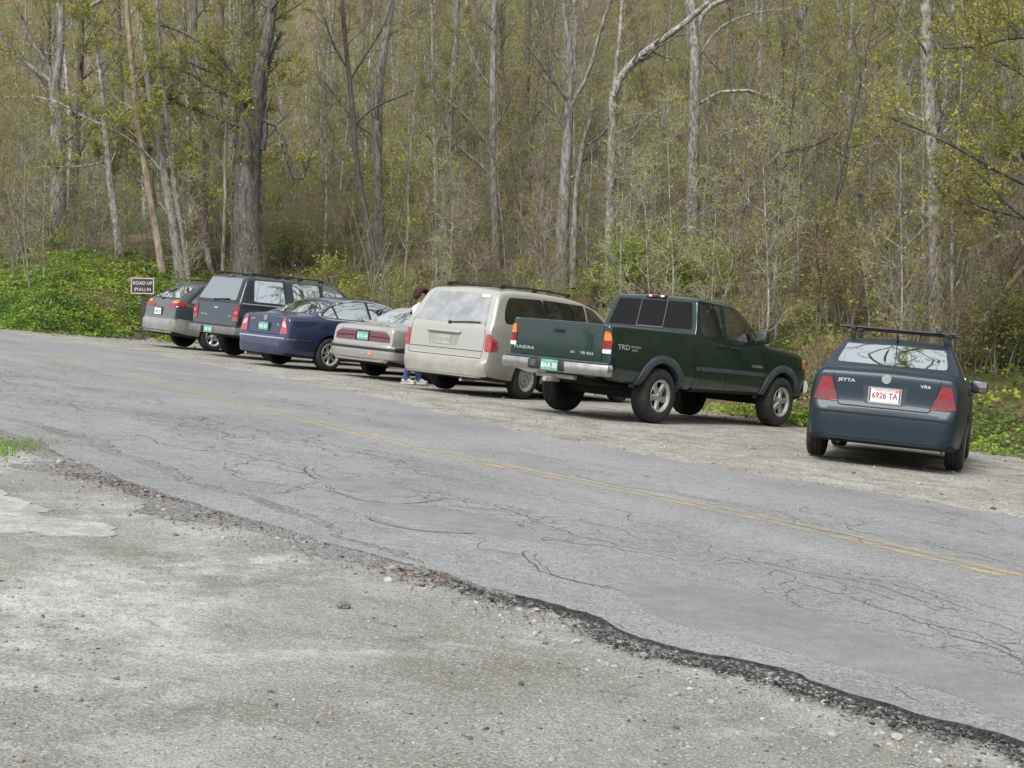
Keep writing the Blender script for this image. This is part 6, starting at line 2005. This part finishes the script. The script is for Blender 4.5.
def bush(seed, name, label, u, v, w, h, keys, probs, n, size, bare=False):
    """one leafy bush: stems and a cloud of leaves with gaps"""
    r = np.random.default_rng(seed)
    x, y, z = hill_hit(u, v)
    BUSH_AT.append((x, y, w * .55))
    C, tips = TB(), []
    for _ in range(26):
        a = r.uniform(0, 6.28); L = h * r.uniform(.6, 1.15)
        P = branch(r, (r.normal(0, w * .18), r.normal(0, w * .18), -.05), (math.cos(a) * w / h * .55 * r.uniform(.1, 1), math.sin(a) * w / h * .55 * r.uniform(.1, 1), 1), L, 7, .10, .02)
        C.add(P, np.linspace(.014, .004, 7), 4)
        for _ in range(8):
            q, d = at(P, r.uniform(.2, 1)); B = branch(r, q, side_dir(r, d, r.uniform(.5, 1.1)), .30 * w * r.uniform(.4, 1.2), 3, .15, .10)
            C.add(B, np.array([.006, .004, .002]), 3); tips.append(B)
            for _ in range(2):
                q2, d2 = at(B, r.uniform(.3, 1)); W = branch(r, q2, side_dir(r, d2, r.uniform(.4, 1.0)), .16 * w * r.uniform(.5, 1.2), 3, .15, .10)
                C.add(W, np.array([.004, .003, .002]), 3); tips.append(W)
    root = empty(name, label, 'bush', None)
    V, F = C.arrays(); link('stems', np_mesh('stems', V, F, BARK['twig']), root)
    pts = tip_points(r, tips, n / len(tips)) + r.normal(0, .03, (int(len(tips) * (n / len(tips))), 3))
    LV, LF = leaves(pts, size, r, .5, .65)
    key = fbm(pts[:, 0] + pts[:, 2], pts[:, 1], 2.0, seed, 2) + r.normal(0, .3, len(pts)); order = key.argsort().argsort() / len(pts)
    mi = np.searchsorted(np.cumsum(probs)[:-1] / sum(probs), order)
    link('leaves', np_mesh('leaves', LV, LF, [LEAF[k] for k in keys], mi), root)
    place(root, x, y, z, r.uniform(0, 6), True)


def build_bushes():
    L = ['deep', 'green', 'lime']; O = ['rust', 'olive', 'bud']
    bush(1, 'bush', 'bright green bush between the arching tree and the pickup cab', 645, 300, 2.6, 1.8, ['green', 'lime', 'bud'], [.30, .50, .20], 9000, .055)
    bush(2, 'bush', 'bright green bush right below the straight pale blotched trunk', 708, 300, 2.3, 1.5, ['green', 'lime', 'bud'], [.30, .50, .20], 7000, .052)
    bush(3, 'bush', 'low green bush poking out above the front of the minivan', 606, 308, 1.3, 1.0, ['green', 'lime', 'bud'], [.30, .50, .20], 4000, .052)
    bush(4, 'bush', 'mid green bush between the forked tree and the slender pale tree', 92, 232, 2.0, 1.7, ['green', 'olive', 'lime'], [.5, .3, .2], 3600, .06)
    bush(5, 'bush', 'rust tinged bush between the pickup bonnet and the roof rack', 838, 330, 2.2, 2.2, O, [.5, .35, .15], 4200, .05)
    bush(6, 'bush', 'olive budded twiggy bush just right of the forked sapling', 760, 300, 1.7, 2.0, O, [.4, .4, .2], 3400, .05)
    bush(7, 'bush', 'green budded bush at the right edge above the verge plants', 1000, 372, 1.6, 1.4, ['green', 'bud', 'olive'], [.4, .35, .25], 3600, .055)
    bush(8, 'bush', 'fresh green bush right of the thick dark trunk', 300, 268, 1.6, 1.2, ['green', 'bud', 'olive'], [.35, .35, .3], 2600, .06)


def build_behind():
    """bare roadside trees on the photographer's side: they show in the cars' windows"""
    N = (('olive', 1), ('bud', 1))
    a = [proto_tree(500 + k, 'roadside_tree', 'bare tree out of view that shows in the car windows', 'tree', 'roadside trees across the road', 12 + 2 * k, .16 + .03 * k, 'grey', first=.22, nl=20, Ll=4.2, nb=6, nt_=3, leaf=N, per=.6, size=.05, up=.06) for k in range(2)]
    spots = [(-9, -4), (-16, 6), (-24, 16), (9, -14), (3, -12), (-4, -11), (17, -9), (24, -2), (14, -18), (-14, -9), (30, 8), (-30, 6), (11.5, 19), (15, 12), (19, 27), (24, 25), (16, 24.5), (21, 31), (28, 28)]  # later ones stand on the hill side, added for branch reflections in the glass
    r = np.random.default_rng(3)
    for k, (x, y) in enumerate(spots):
        o = a[k % 2] if k < 2 else copy_tree(a[k % 2])
        place(o, x, y, float(ground_z(np.array([x]), np.array([y]))[0]), r.uniform(0, 6), True)
# ================================================================== sign and person
def build_sign():
    bx, by = unproject(143, 340)
    root = empty('parking_sign', 'small brown sign with a pale border on a dark wooden post by the road', 'sign')
    wood = mat('dark_post_wood', (.045, .036, .028), .9, scale=6, col2=(.095, .075, .058), stretch=(4, 4, .6), bump=.5, bscale=20)
    b = MB(); b.add(*rbox((0, 0, .80), (.10, .10, 1.75), .012, 2)); b.build('post', wood, root)
    k = by / FOC
    W, H = 22.5 * k, 16.0 * k
    zc = 57 * k
    b = MB(); b.add(*rbox((-.02, -.075, zc), (W, .025, H), .012, 2), 0)
    t = .028
    for (x, z, w, h) in ((0, H / 2 - t / 2, W, t), (0, -H / 2 + t / 2, W, t), (-W / 2 + t / 2, 0, t, H - 2 * t), (W / 2 - t / 2, 0, t, H - 2 * t)):
        b.add(*rbox((x - .02, -.091, zc + z), (w, .010, h), .003, 1), 1)
    for s, z, h in (('ROAD UP', .075, .082), ('(PULL) IN', -.085, .072)):
        V, F = text_shape(s, h, .03)
        mx = max(a for a, _ in V) - min(a for a, _ in V); sx = min(1.0, (W - .10) / mx)
        b.add([(a * sx - .02, -.0895, zc + z + c - h / 2) for a, c in V], F, 1)
    b.build('board', [mat('sign_brown', (.050, .030, .032), .6, var=.2, scale=12), mat('sign_cream', (.50, .48, .45), .6)], root)
    place(root, bx, by, -.08, rad(14), True)
    root.matrix_world = root.matrix_world @ Matrix.Rotation(rad(1.0), 4, 'Y')


def skin_mesh(name, verts, edges, radii, mats, parent=None, sub=2, root_i=0):
    me = bpy.data.meshes.new(name); me.from_pydata(verts, edges, [])
    o = link(name, me)
    o.modifiers.new('skin', 'SKIN'); o.modifiers.new('sub', 'SUBSURF').levels = sub
    o.modifiers['skin'].use_smooth_shade = True
    for d, q in zip(me.skin_vertices[0].data, radii):
        d.radius = q if isinstance(q, tuple) else (q, q)
    me.skin_vertices[0].data[root_i].use_root = True
    dg = bpy.context.evaluated_depsgraph_get()
    new = bpy.data.meshes.new_from_object(o.evaluated_get(dg)); new.name = name
    o.modifiers.clear(); o.data = new; bpy.data.meshes.remove(me)
    new.materials.clear()
    for m in (mats if isinstance(mats, list) else [mats]): new.materials.append(m)
    finish(new, 180)
    if parent is not None: o.parent = parent
    return o


def build_person():
    """a woman leaning towards the minivan's side; faces local +x"""
    root = empty('person', 'person with dark red curly hair in white jacket and blue jeans beside the minivan', 'person')
    skin = mat('skin', (.46, .28, .20), .6, var=.12, scale=8)
    jacket = mat('white_jacket', (.54, .53, .54), .8, var=.10, scale=5, bump=.4, bscale=12)
    jeans = mat('blue_jeans', (.035, .060, .145), .9, var=.35, scale=10, bump=.3, bscale=60)
    shoe = mat('white_shoe', (.40, .39, .37), .7, var=.25, scale=16)
    hair = mat('dark_red_hair', (.045, .008, .010), .55, var=.5, scale=30, bump=.9, bscale=50)
    # body, one continuous surface: pelvis, spine, neck, head, arms with hands, legs
    v = [(0, 0, .93), (0, 0, 1.08), (.01, 0, 1.24), (.02, 0, 1.38), (.035, 0, 1.455), (.05, 0, 1.52), (.065, 0, 1.60), (.07, 0, 1.67),
         (0, .10, .88), (.03, .115, .50), (-.01, .12, .10), (.09, .125, .035),
         (0, -.10, .88), (-.05, -.115, .50), (-.13, -.12, .10), (-.03, -.125, .035),
         (.03, .17, 1.38), (.04, .21, 1.12), (.25, .17, 1.04), (.33, .16, 1.05),
         (.03, -.17, 1.38), (.06, -.21, 1.13), (.27, -.16, 1.12), (.35, -.15, 1.14)]
    e = [(0, 1), (1, 2), (2, 3), (3, 4), (4, 5), (5, 6), (6, 7), (0, 8), (8, 9), (9, 10), (10, 11), (0, 12), (12, 13), (13, 14), (14, 15), (3, 16), (16, 17), (17, 18), (18, 19), (3, 20), (20, 21), (21, 22), (22, 23)]
    rd = [(.14, .17), (.125, .155), (.145, .175), (.115, .15), (.05, .05), (.055, .055), (.085, .075), (.07, .065),
          (.095, .095), (.076, .076), (.064, .064), (.04, .035), (.095, .095), (.076, .076), (.064, .064), (.04, .035),
          (.06, .06), (.045, .045), (.033, .033), (.028, .02), (.06, .06), (.045, .045), (.033, .033), (.028, .02)]
    body = skin_mesh('body', v, e, rd, [skin, jacket, jeans], root)
    for p in body.data.polygons:
        c = p.center
        if c.z < .90: p.material_index = 2
        elif c.z < 1.47 and c.x < .26: p.material_index = 1
        else: p.material_index = 0
    # fingers
    for s, h in ((1, (.33, .16, 1.05)), (-1, (.35, -.15, 1.14))):
        for k in range(4):
            y = h[1] + (k - 1.5) * .017; L = (.062, .072, .068, .052)[k]
            P = [(h[0] + .01, y, h[2]), (h[0] + L * .55, y, h[2] + .004), (h[0] + L, y, h[2] - .012)]
            skin_mesh('finger', P, [(0, 1), (1, 2)], [.009, .008, .006], skin, body, 1)
        P = [(h[0], h[1] - s * .02, h[2]), (h[0] + .025, h[1] - s * .048, h[2] + .004), (h[0] + .05, h[1] - s * .055, h[2])]
        skin_mesh('thumb', P, [(0, 1), (1, 2)], [.010, .009, .007], skin, body, 1)
    # face
    b = MB()
    b.add(*rbox((.160, 0, 1.595), (.035, .026, .045), .012, 2)); b.build('nose', skin, body, 60)
    for s in (1, -1):
        b = MB(); b.add(*rbox((.145, s * .032, 1.622), (.012, .028, .014), .005, 2), 0); b.build('eye', mat('eye_dark', (.05, .04, .035), .3), body, 60)
        b = MB(); b.add(*rbox((.07, s * .078, 1.60), (.035, .016, .06), .008, 2), 0); b.build('ear', skin, body, 60)
    b = MB(); b.add(*rbox((.145, 0, 1.555), (.012, .048, .012), .005, 2)); b.build('mouth', mat('lips', (.36, .12, .11), .5), body, 60)
    # curly hair as a bumpy cap of curls
    r = np.random.default_rng(6); b = MB()
    for k in range(150):
        a = r.uniform(0, 6.28); t = math.acos(r.uniform(-.55, 1)); d = np.array([math.sin(t) * math.cos(a), math.sin(t) * math.sin(a), math.cos(t)])
        if d[0] > .45 and d[2] < .55: continue
        c = np.array([.05, 0, 1.625]) + d * np.array([.122, .122, .125])
        bm = bmesh.new(); bmesh.ops.create_icosphere(bm, subdivisions=1, radius=float(r.uniform(.026, .042)))
        b.add([tuple(np.array(q.co) + c) for q in bm.verts], [tuple(q.index for q in f.verts) for f in bm.faces]); bm.free()
    ho = b.build('hair', hair, body, 180)
    # jacket flare and hem, cuffs
    b = MB()
    for z0, z1, r0, r1 in ((1.0, .84, .165, .185),):
        n = 28; vs = []
        for z, rr, ox in ((1.12, .16, .03), (z0, r0, .01), (z1, r1, 0), (z1, r1 - .02, 0)):
            for k in range(n): q = 2 * math.pi * k / n; vs.append((ox + rr * .86 * math.cos(q), rr * 1.1 * math.sin(q), z + .006 * math.sin(5 * q)))
        fs = [(i * n + k, i * n + (k + 1) % n, (i + 1) * n + (k + 1) % n, (i + 1) * n + k) for i in range(3) for k in range(n)]
        b.add(vs, fs)
    b.build('jacket_hem', jacket, body, 60)
    for s, x in ((1, .045), (-1, -.075)):
        b = MB()
        b.add(*rbox((x, s * .123, .018), (.285, .10, .036), .014, 2), 0)
        b.add(*rbox((x - .03, s * .123, .065), (.20, .088, .08), .035, 3), 0); b.add(*rbox((x + .08, s * .123, .05), (.12, .086, .055), .026, 3), 0)
        b.build('shoe', shoe, body, 60)
    px, py = unproject(415, 384)
    place(root, px, py, -.012, rad(-25), False)
    root.matrix_world = root.matrix_world @ Matrix.Rotation(-ROLL * .6, 4, 'Y')
# ================================================================== camera, light, final turn upright
def setup():
    cam = bpy.data.cameras.new('camera'); co = bpy.data.objects.new('camera', cam); COL.objects.link(co)
    cam.sensor_width = 36; cam.lens = FOC * 36 / 1024; cam.clip_end = 2000; cam.clip_start = .05
    cp, sp = math.cos(PITCH), math.sin(PITCH); cr, sr = math.cos(ROLL), math.sin(ROLL)
    fwd = Vector((0, cp, -sp)); r0 = Vector((1, 0, 0)); u0 = r0.cross(fwd)
    rt = cr * r0 + sr * u0; up = -sr * r0 + cr * u0
    m = Matrix((rt, up, -fwd)).transposed().to_4x4(); m.translation = (0, 0, CAM_H)
    co.matrix_world = m
    scene.camera = co
    bpy.context.view_layer.update()
    Rw = Matrix.Rotation(ROLL, 4, 'Y')
    for o in scene.objects:
        if o.parent is None: o.matrix_world = Rw @ o.matrix_world
    # light: bright hazy sky, a soft high sun
    el, az = SUN_EL, SUN_AZ          # azimuth measured from +Y towards +X
    sd = bpy.data.lights.new('sun', 'SUN'); sd.energy = SUN_E; sd.angle = rad(SUN_ANG); sd.color = (1, .98, .95)
    so = bpy.data.objects.new('sun', sd); COL.objects.link(so)
    d = Vector((math.sin(az) * math.cos(el), math.cos(az) * math.cos(el), math.sin(el)))
    so.rotation_euler = d.to_track_quat('Z', 'Y').to_euler(); so.location = d * 50
    w = bpy.data.worlds.new('World'); scene.world = w; w.use_nodes = True
    nt = w.node_tree; bg = nt.nodes['Background']
    sky = nt.nodes.new('ShaderNodeTexSky'); sky.sky_type = 'NISHITA'; sky.sun_disc = False
    sky.sun_elevation = el; sky.sun_rotation = az; sky.air_density = 1.0; sky.dust_density = 1.0; sky.ozone_density = 1.0
    hs = nt.nodes.new('ShaderNodeHueSaturation'); hs.inputs['Saturation'].default_value = SKY_SAT
    nt.links.new(sky.outputs['Color'], hs.inputs['Color']); mx = nt.nodes.new('ShaderNodeMix'); mx.data_type = 'RGBA'; mx.inputs['Factor'].default_value = .55      # thin bright cloud over the whole sky
    mx.inputs[7].default_value = (*CLOUD, 1)
    nt.links.new(hs.outputs['Color'], mx.inputs[6]); nt.links.new(mx.outputs[2], bg.inputs['Color'])
    bg.inputs['Strength'].default_value = SKY_E
    vs = scene.view_settings
    scene.display_settings.display_device = 'sRGB'
    vs.view_transform = 'Standard'; vs.look = 'None'; vs.exposure = EXPO; vs.gamma = 1
    try: vs.use_curve_mapping = False
    except Exception: pass
    cy = scene.cycles
    cy.max_bounces = 5; cy.diffuse_bounces = 3; cy.glossy_bounces = 3; cy.transmission_bounces = 2; cy.transparent_max_bounces = 4
    cy.caustics_reflective = False; cy.caustics_refractive = False
    cy.use_denoising = True; cy.denoiser = 'OPENIMAGEDENOISE'
    try: cy.denoising_input_passes = 'RGB_ALBEDO_NORMAL'; cy.denoising_prefilter = 'ACCURATE'
    except Exception: pass
    cy.use_adaptive_sampling = True; cy.adaptive_threshold = .01
    cy.sample_clamp_indirect = 6

SUN_EL, SUN_AZ, SUN_E, SUN_ANG = rad(48), rad(205), 2.6, 22
SKY_E, SKY_SAT, EXPO = .12, .35, .47
CLOUD = (8.5, 8.6, 8.7)
random.seed(5)
build_terrain()
far, near = build_road()
build_loose(near, far)
for f in (build_rack_sedan, build_pickup, build_minivan, build_blue_sedan, build_suv, build_wagon, build_silver_sedan): f()
build_sign()
build_person()
build_heroes()
build_bushes()
build_forest()
build_undergrowth()
build_ground_cover()
build_behind()
setup()
